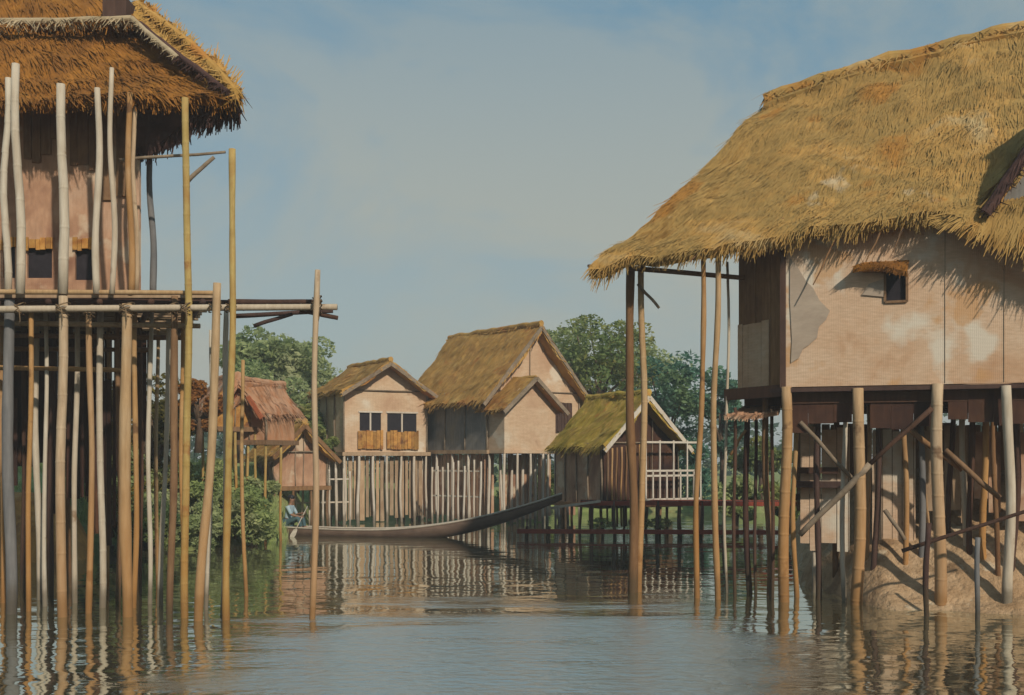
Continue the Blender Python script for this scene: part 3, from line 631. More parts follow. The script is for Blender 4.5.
# separate tall poles
def freepole(px0, px1, d, pt, r, m, lb):
    b = P(px1, pt, d); x0 = X(px0, d); mb = MB(); mb.pole((0, 0, -1.2), (b.x - x0, 0, b.z), r, .85, .04)
    return tag(mb.build('bamboo_pole', m, None, True, (x0, d, 0)), lb, 'pole', 'tall bamboo poles beside the platform')
freepole(186, 185, 16.9, 98, .075, 'pole_yellow', 'tall yellow bamboo pole that meets the tip of the left thatch roof')
freepole(227, 232, 16.7, 149, .07, 'pole_yellow', 'tall yellow bamboo pole standing clear of the roof against the sky')
freepole(196, 217, 16.6, 283, .09, 'pole_tan', 'short tan pole leaning to the right against the platform rails')
freepole(309, 318, 16.8, 270, .065, 'pole_tan', 'lone thin pole at the outer tip of the platform rails, furthest right of its row')
freepole(207, 211, 17.8, 330, .04, 'pole_pale', 'slim pale pole just behind the leaning tan pole')
freepole(246, 243, 19.5, 360, .04, 'pole_tan', 'slim tan pole between the clear yellow pole and the salmon hut')
# ------------------------------------------------------------------ middle-distance gabled stilt houses
def gable_house(px, d, a, w, L, zf, ze, zr, label, wallm, roofm, over=.35, fr_over=.45, dens=90, seed=50, posts=6, postm='white_wood', windows=(), sidem=None, screen=None, group='gabled stilt houses across the water', name='stilt_house', verge='timber_brace', side_posts=5, bw=.035, pr=.06):
    root = thing(name, (X(px, d), d, 0), R(a), label, 'house', group)
    hw = w / 2; rg = random.Random(seed)
    mb = mat_panel(-hw, hw, zf, ze, 0, windows, .05); k = (zr - ze) * .93
    mb.slab([(-hw, 0, ze + .002), (hw, 0, ze + .002), (0, 0, ze + k)], (0, .05, 0)); mb.box(hw - .05, hw, .052, L - .052, zf, ze)
    mb.slab([(-hw, L, ze + .002), (hw, L, ze + .002), (0, L, ze + k)], (0, -.05, 0)); mb.box(-hw, hw, L - .05, L, zf, ze)
    mb.build('wall', wallm, root)
    mb = MB(); mb.box(-hw, -hw + .05, .052, L - .052, zf, ze); sw = mb.build('side_wall', sidem or wallm, root)
    for i in range(1, 4):
        mb = MB(); yy = L * i / 4; mb.pole((-hw - .03, yy, zf), (-hw - .03, yy, ze), .03, .9, .01, False, rg); mb.build('batten', 'timber_brace', sw, True)
    for x in (-hw, hw, *[hw * rg.uniform(-.5, .6) for _ in range(2)]):
        if any(h[0] - .08 < x < h[1] + .08 for h in windows): continue
        zt_ = ze if abs(x) > hw * .98 else ze + (zr - ze) * (1 - abs(x) / hw) * .85
        mb = MB(); mb.pole((x, -.03, zf - .02), (x + rg.uniform(-.03, .03), -.03, zt_), .035 if abs(x) > hw * .98 else .018, .9, .01, False, rg); mb.build('corner_post' if abs(x) > hw * .98 else 'batten', 'timber_brace', root, True)
    mb = MB(); mb.pole((-hw - .05, -.05, ze), (hw + .05, -.05, ze + .02), .028, .9, .015, False, rg); mb.build('tie_beam', 'timber_brace', root, True)
    for h in windows:
        mb = MB(); mb.box(h[0], h[1], .04, .07, h[2], h[3]); wd = mb.build('window', 'window_dark', root)
        mb = MB(); mb.box((h[0]+h[1])/2 - .03, (h[0]+h[1])/2 + .03, -.01, .035, h[2], h[3]); mb.box(h[0] - .05, h[1] + .05, -.03, -.002, h[3], h[3] + .06); mb.build('frame', postm, wd)
    sl = (zr - ze) / hw; eo = hw + over; ez = zr - sl * eo
    y0, y1 = -fr_over, L + .3
    thatch([(0, y1, zr + .1), (0, y0, zr + .1)], [(-eo, y1, ez + .1), (-eo, y0, ez + .1)], roofm, root, 'thatch_roof', thick=.16, sag=.06, dens=dens, blen=.4, bw=bw, fringe=30, flen=.22, bumpy=.06, seed=seed)
    thatch([(0, y0, zr + .1), (0, y1, zr + .1)], [(eo, y0, ez + .1), (eo, y1, ez + .1)], roofm, root, 'thatch_roof', thick=.16, sag=.06, dens=dens * .6, blen=.4, bw=bw, fringe=30, flen=.22, bumpy=.06, seed=seed + 1)
    straw_roll([(0, y0, zr + .1), (0, y1, zr + .1)], .1, roofm, root, 'ridge_cap', seed, 40, bw * .7, .3)
    for s in (-1, 1):
        mb = MB(); mb.bar((0, y0 - .02, zr - .06), (s * eo, y0 - .02, ez - .06), .05, .13); mb.build('bargeboard', verge, root)
    mb = MB(); mb.box(-hw - .1, hw + .1, -.15, L + .1, zf - .14, zf - .003); mb.build('floor', 'timber_mid' if postm != 'white_wood' else 'plank_tan', root)
    for i in range(posts):
        x = -hw + w * i / (posts - 1) + rg.uniform(-.06, .06); mb = MB(); mb.pole((x, -.08, -1), (x, -.08, zf - .03 + .02), pr * rg.uniform(.8, 1.2), .9, .03, False, rg); mb.build('post', postm, root, True)
    for i in range(1, side_posts):
        yy = L * i / side_posts; mb = MB(); mb.pole((-hw - .03, yy, -1), (-hw - .03, yy, zf - .14), pr, .9, .03, False, rg); mb.build('post', postm, root, True)
        mb = MB(); mb.pole((hw, yy, -1), (hw, yy, zf - .14), pr, .9, .03, False, rg); mb.build('post', postm, root, True)
    if screen:
        mb = MB(); planks(mb, (-hw, .15), (hw, .15), screen[0], zf - .15, w=.2, gap=.05, t=.03, jb=.12, rg=rg, skip=screen[2] if len(screen) > 2 else 0)
        planks(mb, (-hw + .1, L), (-hw + .1, .3), screen[0], zf - .15, w=.2, gap=.05, t=.03, jb=.12, rg=rg); mb.build('stilt_screen', screen[1], root)
    return root

# A: cream house with the ochre window panels
dA = 41
zfA, zeA, zrA = Z(452, dA), Z(391, dA), Z(363, dA)
hA = gable_house(386, dA, 30, 3.35, 3.4, zfA, zeA, zrA, 'small cream gabled house with two dark windows and ochre panels', 'mat_cream', 'thatch_brown',
                 seed=51, windows=[(-1.05, -.2, Z(431, dA), Z(413, dA)), (0.05, 1.25, Z(432, dA), Z(413, dA))], sidem='mat_cream', screen=(.12, 'plank_tan', .0), posts=7, bw=.03, over=.25)
for (a, b) in ((-1.15, -.15), (0.0, 1.3)):
    mb = MB(); planks(mb, (a, -.1), (b, -.1), Z(449, dA), Z(431, dA), w=.14, gap=.01, t=.05, jb=.03); tag(mb.build('window_panel', 'orange_mat', hA), 'ochre panel below the dark window')
# B: large brown-thatched house
dB = 40.5
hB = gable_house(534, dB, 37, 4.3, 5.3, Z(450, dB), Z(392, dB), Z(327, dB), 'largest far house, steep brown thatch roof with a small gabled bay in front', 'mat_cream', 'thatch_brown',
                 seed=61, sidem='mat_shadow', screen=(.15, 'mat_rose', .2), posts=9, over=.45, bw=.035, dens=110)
# its bay: lower gable in front
bx, bw_, bl = -.95, 2.3, 1.0
zb0, zb1, zb2 = Z(450, 39.6), Z(405, 39.6), Z(378, 39.6)
mb = MB(); mb.box(bx - bw_/2, bx + bw_/2, -bl, -bl + .05, zb0, zb1); mb.slab([(bx - bw_/2, -bl, zb1+.002), (bx + bw_/2, -bl, zb1+.002), (bx, -bl, zb2 - .05)], (0, .05, 0))
mb.box(bx - bw_/2, bx - bw_/2 + .05, -bl + .052, -.01, zb0, zb1); mb.box(bx + bw_/2 - .05, bx + bw_/2, -bl + .052, -.01, zb0, zb1); mb.box(bx - bw_/2 - .05, bx + bw_/2 + .05, -bl - .05, -.16, zb0 - .12, zb0 - .003)
mb.build('bay_wall', 'mat_cream', hB)
for s in (-1, 1):
    th_ = [(bx, -bl - .35, zb2 + .05), (bx, .3, zb2 + .05)]; e_ = [(bx + s * (bw_/2 + .3), -bl - .35, zb1 - .2), (bx + s * (bw_/2 + .3), .3, zb1 - .2)]
    thatch(th_ if s > 0 else th_[::-1], e_ if s > 0 else e_[::-1], 'thatch_brown', hB, 'bay_thatch', thick=.12, sag=.02, dens=120, blen=.25, bw=.03, fringe=30, flen=.15, bumpy=.04, seed=63 + s)
    mb = MB(); mb.bar((bx, -bl - .38, zb2 - .06), (bx + s * (bw_/2 + .3), -bl - .38, zb1 - .33), .05, .14); mb.build('bargeboard', 'timber_brace', hB)
mb = MB(); planks(mb, (.5, -.12), (1.75, -.12), Z(432, dB), Z(402, dB), w=.18, gap=.02, t=.04, jb=.25); mb.build('painted_shade', 'timber_dark', hB)  # dark boards standing in for the shade under the right roof slope
for i in range(5):
    x = bx - bw_/2 + bw_ * i / 4; mb = MB(); mb.pole((x, -bl, -1), (x, -bl, zb0 - .05), .05, .9, .02, False); mb.build('post', 'white_wood', hB, True)
# C: low mossy hut with the white balustrade
dC = 34.5
hC = gable_house(640, dC, 28, 2.9, 2.8, Z(503, dC), Z(443, dC), Z(396, dC), 'low open-sided hut with mossy green-brown thatch and a pale balustrade', 'plank_dark', 'thatch_moss',
                 seed=71, posts=5, postm='timber_mid', over=.2, fr_over=.5, verge='white_wood', bw=.03, dens=130, sidem='mat_rose', pr=.05)
mb = MB()
for zz in (Z(442, 33.6), Z(471, 33.6), Z(476, 33.6), Z(500, 33.6)): mb.bar((-.2, -.6, zz), (1.9, -.6, zz), .05, .06)
for i in range(9): mb.bar((-.2 + i * .262, -.6, Z(503, 33.6)), (-.2 + i * .262, -.6, Z(471, 33.6)), .05, .05)
for i in (0, 2, 4, 6, 8): mb.bar((-.2 + i * .262, -.6, Z(471, 33.6)), (-.2 + i * .262, -.6, Z(440, 33.6)), .045, .045)
mb.build('balustrade', 'white_wood', hC)
for i in range(9):
    x = -1.4 + i * .17; mb = MB(); mb.pole((x, -.3, .3), (x, -.3, Z(447, dC) + .2 * (i - 3) * .1), .035, .9, .02, False); mb.build('slat', 'pole_tan' if i % 2 else 'timber_mid', hC, True)
# small huts among the trees on the left
hD = gable_house(233, 31.2, 32, 1.3, 1.3, Z(426, 30.5), Z(402, 30.5), Z(378, 30.5), 'little hut with salmon-orange thatch on yellow stilts between the left poles', 'orange_mat', 'thatch_salmon', seed=81, posts=3, postm='pole_yellow', over=.3, verge='thatch_salmon', group='small huts on the left bank', name='bank_hut', side_posts=2, bw=.02, dens=150, pr=.05)
hD2 = gable_house(250, 31.5, -20, 1.1, 1.5, Z(440, 31.5), Z(410, 31.5), Z(384, 31.5), 'pink-walled narrow hut beside the salmon-thatched hut', 'thatch_salmon', 'thatch_salmon', seed=85, posts=3, postm='pole_yellow', over=.15, verge='rust_red', group='small huts on the left bank', name='bank_hut', side_posts=2, bw=.02, dens=150, pr=.045)
hE = gable_house(300, 36.5, 32, 1.9, 1.8, Z(486, 36.5), Z(452, 36.5), Z(424, 36.5), 'squat brown hut under bushes behind the boatman', 'mat_rose', 'thatch_brown', seed=91, posts=4, postm='timber_mid', over=.3, verge='timber_mid', group='small huts on the left bank', name='bank_hut', side_posts=2, bw=.025, dens=120)
gable_house(320, 34.5, 20, 1.7, 1.6, .95, 2.2, 2.75, 'low plank shed behind the lone thin pole', 'plank_tan', 'thatch_brown', seed=95, posts=5, postm='white_wood', over=.25, group='small huts on the left bank', name='bank_hut', side_posts=2, bw=.025, dens=120) if False else None

# picket fence between the huts and house A
def picket(px0, px1, d0, d1, z0, z1, n, lb, m='white_wood'):
    a = Vector((X(px0, d0), d0, 0)); b = Vector((X(px1, d1), d1, 0)); root = thing('picket_fence', a, math.atan2(b.y - a.y, b.x - a.x), lb, 'fence', 'picket fences by the far houses'); L = (b - a).length
    for zz in (z0 + (z1 - z0) * .35, z0 + (z1 - z0) * .85):
        mb = MB(); mb.bar((0, .03, zz), (L, .03, zz), .03, .05); mb.build('rail', m, root)
    for i in range(n):
        x = L * i / (n - 1); mb = MB(); mb.pole((x, 0, -.8), (x + random.uniform(-.05, .05), 0, z1 + random.uniform(-.15, .15)), .045, .8, .01, False); mb.build('picket', m, root, True)
picket(296, 350, 37.5, 38.5, .3, 1.9, 9, 'pale picket fence in the water left of the cream house')
picket(432, 480, 40.0, 38.6, .4, 2.2, 10, 'pale picket fence under the grey wall of the largest far house')

# low red jetty that runs from the mossy hut to the right
jt = thing('red_jetty', (X(545, 34), 34, 0), R(-4), 'low dark-red jetty with two levels of beams in front of the mossy hut', 'jetty')
jl = X(800, 33) - X(545, 34)
for (z, y0, x0, x1, m) in ((Z(503, 33.2), -.9, 1.1, jl, 'timber_red'), (Z(531, 33.2), -.95, -.8, jl - .6, 'timber_red'), (Z(503, 33.2), .2, 1.1, jl, 'timber_red')):
    mb = MB(); mb.bar((x0, y0, z), (x1, y0, z), .1, .13); mb.build('beam', m, jt)
mb = MB(); mb.box(1.1, jl, -.85, .15, Z(503, 33.2) - .02, Z(503, 33.2) + .05); mb.build('deck', 'plank_dark', jt)
for i in range(13):
    x = -.5 + (jl + .2) * i / 12; mb = MB(); mb.pole((x, -.9, -1), (x, -.9, Z(500, 33.2) if x > 1.0 else Z(526, 33.2)), .06, .9, .03, False); mb.build('post', 'timber_dark', jt, True)
mb = MB(); mb.bar((0.2, -1.0, Z(508, 33)), (1.7, -1.0, Z(501, 33)), .06, .07); mb.build('handrail', 'white_wood', jt)

# ------------------------------------------------------------------ plants
def leafmass(mb, c, r, n, size, rg, flat=.8):
    for _ in range(n):
        while True:
            q = Vector((rg.uniform(-1, 1), rg.uniform(-1, 1), rg.uniform(-1, 1)))
            if q.length < 1: break
        q = q.normalized() * (q.length ** .45)
        p = c + Vector((q.x * r, q.y * r, q.z * r * flat))
        a = Vector((rg.gauss(0, 1), rg.gauss(0, 1), rg.gauss(0, .6))).normalized(); b = a.cross(Vector((rg.gauss(0, 1), rg.gauss(0, 1), rg.gauss(0, 1)))).normalized()
        s = size * rg.uniform(.5, 1.3)
        mb.add([p - a*s, p + b*s*.45, p + a*s, p - b*s*.45], [(0,1,2,3)])
def tree(px, d, ptop, pbase_z, cw, ch, mat, label, name='broadleaf_tree', n=16, leaves=240, size=.125, seed=1, group='trees behind the far houses', trunk=True, cat='tree'):
    rg = random.Random(seed); zt = Z(ptop, d)
    if name == 'shrub':
        gx = X(px, d); gz = max(0, far_h(gx, d), left_h(gx, d) if gx < 0 else 0)
        if pbase_z - gz < 2.2: n = int(n * max(1, (zt - gz) / ch)); ch = zt - gz; pbase_z = gz
    root = thing(name, (X(px, d), d, pbase_z), 0, label, cat, group)
    zc = zt - pbase_z - ch / 2; cl = []
    for i in range(n):
        while True:
            q = Vector((rg.uniform(-1, 1), rg.uniform(-1, 1), rg.uniform(-1, 1)))
            if q.length < 1: break
        cl.append((Vector((q.x * cw/2 * .8, q.y * cw/2 * .8, zc + q.z * ch/2 * .8)), rg.uniform(.2, .36) * min(cw, ch) * .62))
    mb = MB()
    for c, r in cl: leafmass(mb, c, r, leaves, size, rg)
    mb.build('crown', mat, root)
    mb = MB(); h = max(.3, zc)
    r0 = .05 + .02 * ch
    mb.tube([(0, 0, -.3), (.05, 0, h * .4), (-.05, .05, h * .8), (0, 0, h)], [r0 * 1.3, r0, r0 * .8, r0 * .5], 8)
    for c, r in cl[::2]:
        s = Vector((0, 0, h * rg.uniform(.45, .8))); mb.tube([s, s.lerp(c, .5) + Vector((0, 0, .1)), c], [r0 * .5, r0 * .3, r0 * .12], 6)
    mb.build('trunk' if trunk else 'stems', 'bark', root, True)
    return root
gb_ = .7
tree(268, 47, 318, gb_, 4.6, 4.6, 'leaf_pale', 'tall pale green tree standing behind the outer platform rails', seed=101, n=24, size=.17)
tree(312, 50, 338, gb_, 3.8, 3.8, 'leaf_pale', 'pale green tree between the lone thin pole and the cream house roof', seed=102, n=18)
tree(238, 44, 345, gb_, 3.0, 3.6, 'leaf_mid', 'green tree behind the salmon-thatched hut', seed=103, n=16)
tree(296, 42, 400, gb_, 3.0, 2.0, 'leaf_mid', 'dark green spreading tree above the squat brown hut', seed=104, n=12)
tree(342, 44, 408, gb_, 1.7, 1.5, 'leaf_olive', 'small olive tree touching the left side of the cream house', seed=105, n=8)
tree(600, 50, 304, gb_, 5.0, 5.4, 'leaf_mid', 'tall green tree whose crown rises between the largest house and the mossy hut', seed=106, n=28)
tree(560, 53, 322, gb_, 3.6, 3.6, 'leaf_pale', 'pale tree crown peeping over the right slope of the largest far roof', seed=107, n=14)
tree(668, 47, 342, gb_, 4.2, 5.2, 'leaf_blue', 'blue-green tree rising directly above the mossy hut', seed=108, n=26)
tree(722, 46, 366, gb_, 2.6, 4.0, 'leaf_blue', 'blue-green tree seen between the porch poles and the dark end wall', seed=109, n=16)
tree(760, 45, 420, gb_, 3.0, 2.6, 'leaf_mid', 'low green tree seen beneath the porch floor', seed=110, n=12)
tree(490, 56, 352, gb_, 3.2, 3.0, 'leaf_far', 'hazy tree hidden mostly behind the largest far roof', seed=111, n=10)
tree(640, 58, 318, gb_, 4.6, 5.0, 'leaf_pale', 'pale feathery tree top left of the twin porch posts', seed=112, n=16) 
# bank shrubs on the left
G1 = 'shrubs on the left bank'
def shrub(px, d, ptop, w, h, mat, label, seed, n=9, size=.085, lv=260, zb=None):
    zb = zb if zb is not None else Z(ptop, d) - h
    return tree(px, d, ptop, zb, w, h, mat, label, 'shrub', n, lv, size, seed, G1, False, 'shrub')
shrub(150, 31, 345, 2.6, 3.4, 'leaf_olive', 'dark olive bush seen right of the thick tan stilt', 201, 18, lv=170)
shrub(110, 32, 350, 2.4, 3.4, 'leaf_olive', 'dark olive bush behind the hanging boards', 202, 14)
shrub(178, 30, 392, 1.6, 1.6, 'leaf_olive', 'yellowish bush left of the salmon hut', 203)
shrub(198, 29.8, 368, 1.25, 2.0, 'leaf_autumn', 'rust-orange bush crowding the left wall of the salmon hut', 204, 14, size=.07)
shrub(252, 30.5, 482, 1.7, 1.2, 'leaf_lime', 'lime green bush at the waterline left of the boatman', 209, 12)
shrub(155, 28.6, 498, 1.1, .7, 'leaf_mid', 'dark green tuft on the clay edge', 211, 7)
shrub(326, 40, 425, 1.6, 1.3, 'leaf_mid', 'green bush filling the gap before the cream house', 212, 9)
for i, (px, d, pt, w, h, lb) in enumerate(((565, 46, 440, 2.2, 2.4, 'green bush behind the shade under the mossy roof'), (700, 42, 440, 2.2, 2.0, 'green bush behind the porch poles at water level'), (735, 38, 470, 1.6, 1.2, 'green bush beyond the red jetty under the porch'), (780, 37, 480, 1.6, 1.2, 'low green bush beyond the red jetty under the right house'), (400, 49, 462, 3, 1.8, 'bush behind the stilts of the cream house'), (470, 49, 462, 3, 1.8, 'bush behind the stilts of the largest far house'), (520, 47.5, 470, 3, 1.8, 'bush behind the bay stilts of the largest far house'))):
    tree(px, d, pt, Z(pt, d) - h, w, h, ('leaf_mid', 'leaf_blue', 'leaf_lime', 'leaf_mid')[i % 4], lb, 'shrub', 9, 130, .12, 300 + i, 'shrubs behind the far stilts', False, 'shrub')
for i, (px, d, pt, w, h, m, lb) in enumerate((
  (142, 31, 446, 2.4, 1.6, 'leaf_lime', 'lime green bush high on the bank just right of the thick tan stilt'),
  (196, 31.5, 452, 2.6, 1.5, 'leaf_lime', 'lime green bush high on the bank behind the leaning tan pole'),
  (248, 31.8, 462, 2.2, 1.4, 'leaf_lime', 'lime green bush under the posts of the pink-walled hut'),
  (166, 31.5, 478, 2.2, 1.1, 'leaf_pale', 'pale low bush beside the dark green tuft on the bank'),
  (222, 31.0, 486, 2.0, 1.1, 'leaf_pale', 'pale low bush at the waterline between the two yellow poles'),
  (158, 29.2, 484, 1.5, 1.1, 'leaf_lime', 'lime green bush at the waterline just left of the tall yellow pole'),
  (204, 29.0, 500, 1.3, .9, 'leaf_pale', 'pale low bush at the waterline just behind the leaning tan pole'),
  (88, 33, 420, 2.4, 2.4, 'leaf_olive', 'olive bush behind the left stilts, partly hidden by dark boards'),
  (262, 40, 352, 3.4, 3.6, 'leaf_pale', 'pale green bushy tree directly above the pink-walled hut'),
  (330, 43, 380, 2.6, 2.8, 'leaf_pale', 'pale green bush that fills the gap left of the cream house'))):
    tree(px, d, pt, Z(pt, d) - h, w, h, m, lb, 'shrub', 11, 260, .09, 500 + i, G1, False, 'shrub')
# water plants on the jetty
for i, px in enumerate((600, 640, 660)):
    mb = MB(); leafmass(mb, Vector((0, 0, .12)), .38, 160, .07, random.Random(400 + i), .4)
    tag(mb.build('water_plant', 'leaf_lime', None, False, (X(px, 33.4), 33.4, Z(527, 33.4))), ('light green plant on the lower jetty beam, left of the twin porch posts', 'light green plant on the lower jetty beam, hard by the twin porch posts', 'light green plant on the lower jetty beam, under the balustrade')[i], 'plant', 'plants on the lower jetty beam')
# far woods
mb = MB(); rg = random.Random(77)
for i in range(150):
    x = rg.uniform(-75, 75); y = rg.uniform(70, 92); h = rg.uniform(3.5, 6.5) + 1.0 * nz(x, 0, .15)
    leafmass(mb, Vector((x, y, .6 + h / 2)), h * .55, 130, .4, rg, .95)
tag(mb.build('distant_woods', 'leaf_far'), 'low line of hazy woods far behind the village', 'woods', None, 'stuff')
mb = MB(); rg = random.Random(78)
for i in range(14000):
    x = rg.uniform(-18, -4.6); y = rg.uniform(27.6, 36); z = left_h(x, y)
    if z < .02 or nz(x, y, .6, 5) < -.15: continue
    h = rg.uniform(.12, .4); dx = rg.gauss(0, .1); w = rg.uniform(.012, .03)
    mb.add([(x - w, y, z - .03), (x + w, y, z - .03), (x + dx, y + rg.gauss(0, .05), z + h)], [(0, 1, 2)])
tag(mb.build('bank_grass', 'leaf_lime'), 'lime green grass growing on the left bank', 'grass', None, 'stuff')

# ------------------------------------------------------------------ boat and boatman
x0, x1 = X(268, 34.6), X(562, 32.6); bl_ = math.hypot(x1 - x0, 2.0)
boat = thing('wooden_canoe', (x0, 34.6, 0), math.atan2(-2.0, x1 - x0), 'long slim dark wooden canoe with its prow raised to the right', 'boat')
def sheer(q): return .20 + .10 * max(0, .25 - q) * 4 * .6 + 1.15 * max(0, (q - .35) / .65) ** 1.9
def keel(q): return -.13 + 1.30 * max(0, (q - .48) / .52) ** 1.75 + .25 * max(0, .08 - q) * 8
def halfw(q): return .44 * (max(0, math.sin(math.pi * min(1, q * 1.0 + .02) ** .85)) ** .6) * (1 - .3 * q) + .02
NS, NC = 44, 9; mb = MB(); vs = []; fs = []; ring = []
for i in range(NS + 1):
    q = i / NS; zs, zk, hw = sheer(q), min(keel(q), sheer(q) - .08), halfw(q)
    for inner in (0, 1):
        for k in range(NC):
            a = -math.pi/2 + math.pi * k / (NC - 1); s_ = math.sin(a); c_ = math.cos(a)
            w = hw * (1 - .08 * inner); z = zs - (zs - zk - .04 * inner) * c_ ** .8 if c_ > 0 else zs
            vs.append((q * bl_, w * s_, z + (0.0)))
T = 2 * NC
for i in range(NS):
    for k in range(NC - 1):
        a = i * T + k; fs.append((a, a + T, a + T + 1, a + 1)); a += NC; fs.append((a, a + 1, a + T + 1, a + T))
    for k in (0, NC - 1):
        a = i * T + k; fs.append((a, a + NC, a + NC + T, a + T))
for e in (0, NS * T):
    for k in range(NC - 1): fs.append((e + k, e + k + 1, e + NC + k + 1, e + NC + k))
mb.add(vs, fs); mb.build('hull', 'boat_wood', boat, True)
for s in (-1, 1):
    mb = MB(); mb.tube([(q * bl_, s * halfw(q) * .98, sheer(q) + .015) for q in [i / 40 for i in range(41)]], .03, 6); mb.build('gunwale', 'boat_rim', boat, True)
for q in (.28, .42, .56):
    mb = MB(); mb.box(q * bl_ - .1, q * bl_ + .1, -halfw(q) * .93, halfw(q) * .93, sheer(q) - .10, sheer(q) - .06); mb.build('thwart', 'boat_rim', boat)

def skin_body(name, pts, edges, rad, mat, parent, levels=2):
    me = bpy.data.meshes.new(name); me.materials.append(M[mat])
    bm = bmesh.new(); sk = bm.verts.layers.skin.verify(); vv = [bm.verts.new(p) for p in pts]
    for i, j in edges: bm.edges.new((vv[i], vv[j]))
    for i, r in enumerate(rad): vv[i][sk].radius = (r, r) if not isinstance(r, tuple) else r
    vv[0][sk].use_root = True
    bm.to_mesh(me); bm.free()
    o = bpy.data.objects.new(name, me); COL.objects.link(o); o.parent = parent
    o.modifiers.new('s', 'SKIN').use_smooth_shade = True
    sb = o.modifiers.new('u', 'SUBSURF'); sb.levels = levels; sb.render_levels = levels
    return o
# person sits facing right (+x of the boat), leaning a little forward with both hands on the paddle
pb = boat.matrix_basis
sq = .045
px_, pz_ = sq * bl_ + .25, .34
ang = boat.rotation_euler.z
wl = Vector((x0 + px_ * math.cos(ang), 34.6 + px_ * math.sin(ang), pz_))
pr_ = thing('person', wl, ang, 'person in a pale blue shirt seated in the canoe, holding a paddle', 'person')
J = [(0,0,.08), (.02,0,.25), (.06,0,.44), (.09,0,.56), (.10,0,.64), (.13,0,.74), (.13,0,.83),
     (.08,.19,.52), (.20,.24,.29), (.42,.13,.33), (.50,.12,.34),
     (.08,-.19,.52), (.22,-.24,.30), (.44,-.14,.24), (.52,-.12,.23),
     (.04,.10,.06), (.42,.17,.22), (.50,.14,-.10), (.62,.14,-.13),
     (.04,-.10,.06), (.42,-.17,.22), (.50,-.14,-.10), (.62,-.14,-.13)]
E = [(0,1),(1,2),(2,3),(3,4),(4,5),(5,6),(3,7),(7,8),(8,9),(9,10),(3,11),(11,12),(12,13),(13,14),(0,15),(15,16),(16,17),(17,18),(0,19),(19,20),(20,21),(21,22)]
RD = [(.13,.11),(.12,.10),(.14,.11),(.09,.08),(.05,.05),(.085,.09),(.075,.085),.055,.042,.032,.03,.055,.042,.032,.03,.085,.065,.045,.035,.085,.065,.045,.035]
body = skin_body('body', J, E, RD, 'skin', pr_)
sh = [0,1,2,3,7,8,11,12]; mp_ = {j: i for i, j in enumerate(sh)}
skin_body('shirt', [J[j] for j in sh], [(mp_[a], mp_[b]) for a, b in E if a in mp_ and b in mp_], [tuple(r * 1.22 for r in (RD[j] if isinstance(RD[j], tuple) else (RD[j],) * 2)) for j in sh], 'shirt', pr_)
tr = [0,15,16,17,19,20,21]; mp2 = {j: i for i, j in enumerate(tr)}
skin_body('trousers', [J[j] for j in tr], [(mp2[a], mp2[b]) for a, b in E if a in mp2 and b in mp2], [tuple(r * 1.2 for r in (RD[j] if isinstance(RD[j], tuple) else (RD[j],) * 2)) for j in tr], 'trousers', pr_)
# face, ears, hair, fingers
def ball(c, r, n=12, sc=(1,1,1), cut=None):
    mb = MB(); vs = []; fs = []
    for j in range(n + 1):
        for i in range(n * 2):
            a = math.pi * j / n; b = math.pi * i / n
            vs.append((c[0] + r*sc[0]*math.sin(a)*math.cos(b), c[1] + r*sc[1]*math.sin(a)*math.sin(b), c[2] + r*sc[2]*math.cos(a)))
    for j in range(n):
        for i in range(n * 2): fs.append((j*n*2+i, j*n*2+(i+1)%(n*2), (j+1)*n*2+(i+1)%(n*2), (j+1)*n*2+i))
    mb.add(vs, fs); return mb
hair = ball((.105, 0, .835), .108, 12, (1.0, .95, .82)).build('hair', 'hair', pr_, True)
ball((.225, 0, .775), .018, 6, (1.1, .8, 1.3)).build('nose', 'skin', pr_, True)
for s in (-1, 1):
    ball((.205, s * .035, .80), .011, 6).build('eye', 'hair', pr_, True)
    ball((.12, s * .092, .785), .022, 6, (.8, .4, 1.3)).build('ear', 'skin', pr_, True)
ball((.207, 0, .735), .016, 6, (.5, 1.3, .4)).build('mouth', 'timber_red', pr_, True)
for hj, hs in ((10, 1), (14, -1)):
    c = Vector(J[hj])
    for f in range(4):
        p = c + Vector((.0, 0, .03 - f * .02)); L = (.055, .062, .058, .045)[f]
        skin_body('finger', [tuple(p), tuple(p + Vector((L * .6, -.005 * hs, 0))), tuple(p + Vector((L * .8, -.03 * hs, -.004))), tuple(p + Vector((L * .45, -.045 * hs, -.006)))], [(0,1),(1,2),(2,3)], [.010,.009,.008,.007], 'skin', body, 1)
    skin_body('thumb', [tuple(c + Vector((-.02, 0, .03))), tuple(c + Vector((.02, -.01 * hs, .055))), tuple(c + Vector((.045, -.03 * hs, .05)))], [(0,1),(1,2)], [.012,.010,.008], 'skin', body, 1)
pd = thing('paddle', wl, ang, 'thin pale wooden paddle held across the canoe by the seated person', 'paddle')
mb = MB(); mb.tube([(.53, .30, .55), (.52, -.12, .22), (.51, -.62, -.16)], .016, 8); mb.build('shaft', 'boat_rim', pd, True)
mb = MB(); mb.slab([(.45, -.60, -.14), (.57, -.60, -.14), (.60, -.78, -.28), (.56, -.95, -.41), (.46, -.95, -.41), (.42, -.78, -.28)], (0, .02, .02)); mb.build('blade', 'boat_rim', pd)

# ------------------------------------------------------------------ light haze over the lake
mb = MB(); mb.box(-1600, 1600, -60, 2600, -3.2, 13.5)
m_, t_, o_ = nt('haze air'); pv = t_.nodes.new("ShaderNodeVolumePrincipled"); pv.inputs["Density"].default_value = .0018; pv.inputs["Color"].default_value = (.93, .97, .98, 1)
t_.links.new(pv.outputs[0], o_.inputs["Volume"]); M['haze'] = m_
tag(mb.build('haze', 'haze'), 'thin pale haze hanging over the lake', 'haze', None, 'stuff')

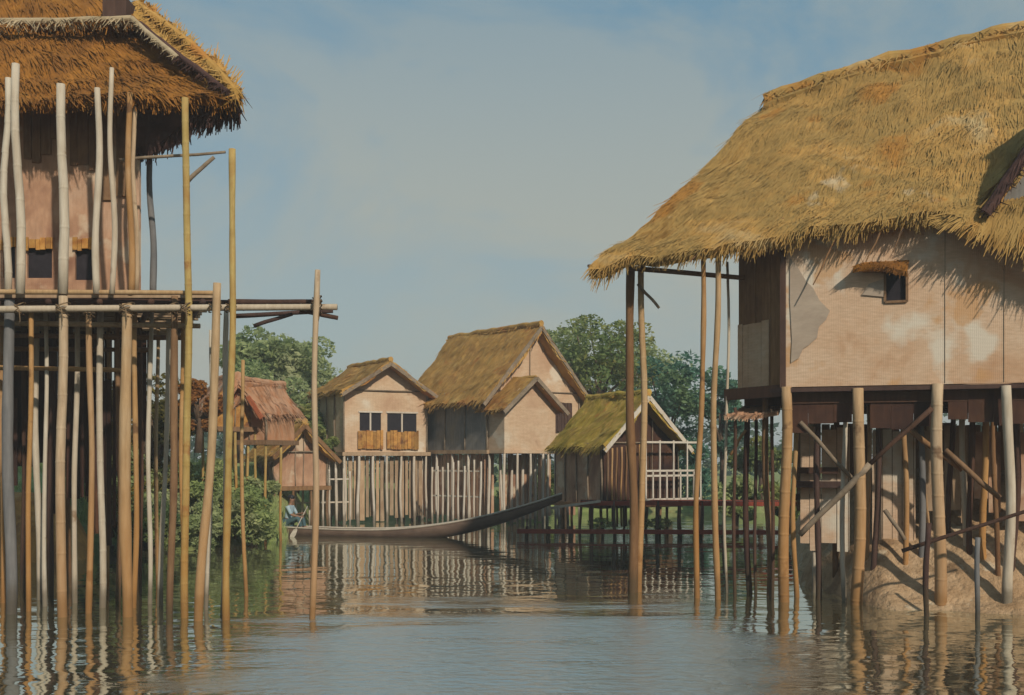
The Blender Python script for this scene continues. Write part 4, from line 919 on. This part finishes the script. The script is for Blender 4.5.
# ------------------------------------------------------------------ light and sky
SUN_EL, SUN_AZ = R(32), R(155)      # azimuth measured clockwise from +Y (towards the scene)
sd = Vector((math.sin(SUN_AZ) * math.cos(SUN_EL), math.cos(SUN_AZ) * math.cos(SUN_EL), math.sin(SUN_EL)))
sl = bpy.data.lights.new('sun', 'SUN'); sl.energy = 4.2; sl.angle = R(1.2); sl.color = (1, .90, .76)
so = bpy.data.objects.new('sun', sl); COL.objects.link(so); so.rotation_euler = (-sd).to_track_quat('-Z', 'Y').to_euler(); so.location = sd * 60
w = bpy.data.worlds.new("World"); SC.world = w; w.use_nodes = True
t = w.node_tree; t.nodes.clear(); L = t.links.new
sky = N(t, "ShaderNodeTexSky", sky_type='NISHITA'); sky.sun_disc = False; sky.sun_elevation = SUN_EL; sky.sun_rotation = SUN_AZ
sky.air_density = 1.3; sky.dust_density = 1.0; sky.ozone_density = 1.2
tc = N(t, "ShaderNodeTexCoord"); mp = N(t, "ShaderNodeMapping"); mp.inputs["Scale"].default_value = (3.2, 3.2, 5.5); L(tc.outputs["Generated"], mp.inputs["Vector"])
nn = N(t, "ShaderNodeTexNoise"); nn.inputs["Scale"].default_value = 1; nn.inputs["Detail"].default_value = 6; nn.inputs["Roughness"].default_value = .58; nn.inputs["Distortion"].default_value = .5
L(mp.outputs[0], nn.inputs["Vector"])
cr = ramp(t, [(.40, (.0,.0,.0)), (.56, (1,1,1))]); L(nn.outputs["Fac"], cr.inputs[0])
sxz = N(t, "ShaderNodeSeparateXYZ"); L(tc.outputs["Generated"], sxz.inputs[0])
el = N(t, "ShaderNodeMapRange", interpolation_type='SMOOTHSTEP'); L(sxz.outputs[2], el.inputs[0]); el.inputs[1].default_value = .12; el.inputs[2].default_value = .55
cf = math_(t, 'SUBTRACT', math_(t, 'ADD', math_(t, 'MULTIPLY', cr.outputs[0], .50), .52), math_(t, 'MULTIPLY', el.outputs[0], .95))
cf = math_(t, 'MAXIMUM', cf, .05)
CLOUD = (6.2, 6.6, 5.95)
blue = mixc(t, .55, sky.outputs[0], (3.1, 6.0, 7.8))
mixs = mixc(t, cf, blue, CLOUD)
bg = N(t, "ShaderNodeBackground"); bg.inputs["Strength"].default_value = .08; L(mixs, bg.inputs["Color"])
wo_ = N(t, "ShaderNodeOutputWorld"); L(bg.outputs[0], wo_.inputs[0])
SC.view_settings.view_transform = 'Standard'; SC.view_settings.look = 'None'; SC.view_settings.gamma = 1
SC.view_settings.exposure = -0.35
SC.cycles.max_bounces = 8; SC.cycles.caustics_reflective = False; SC.cycles.caustics_refractive = False
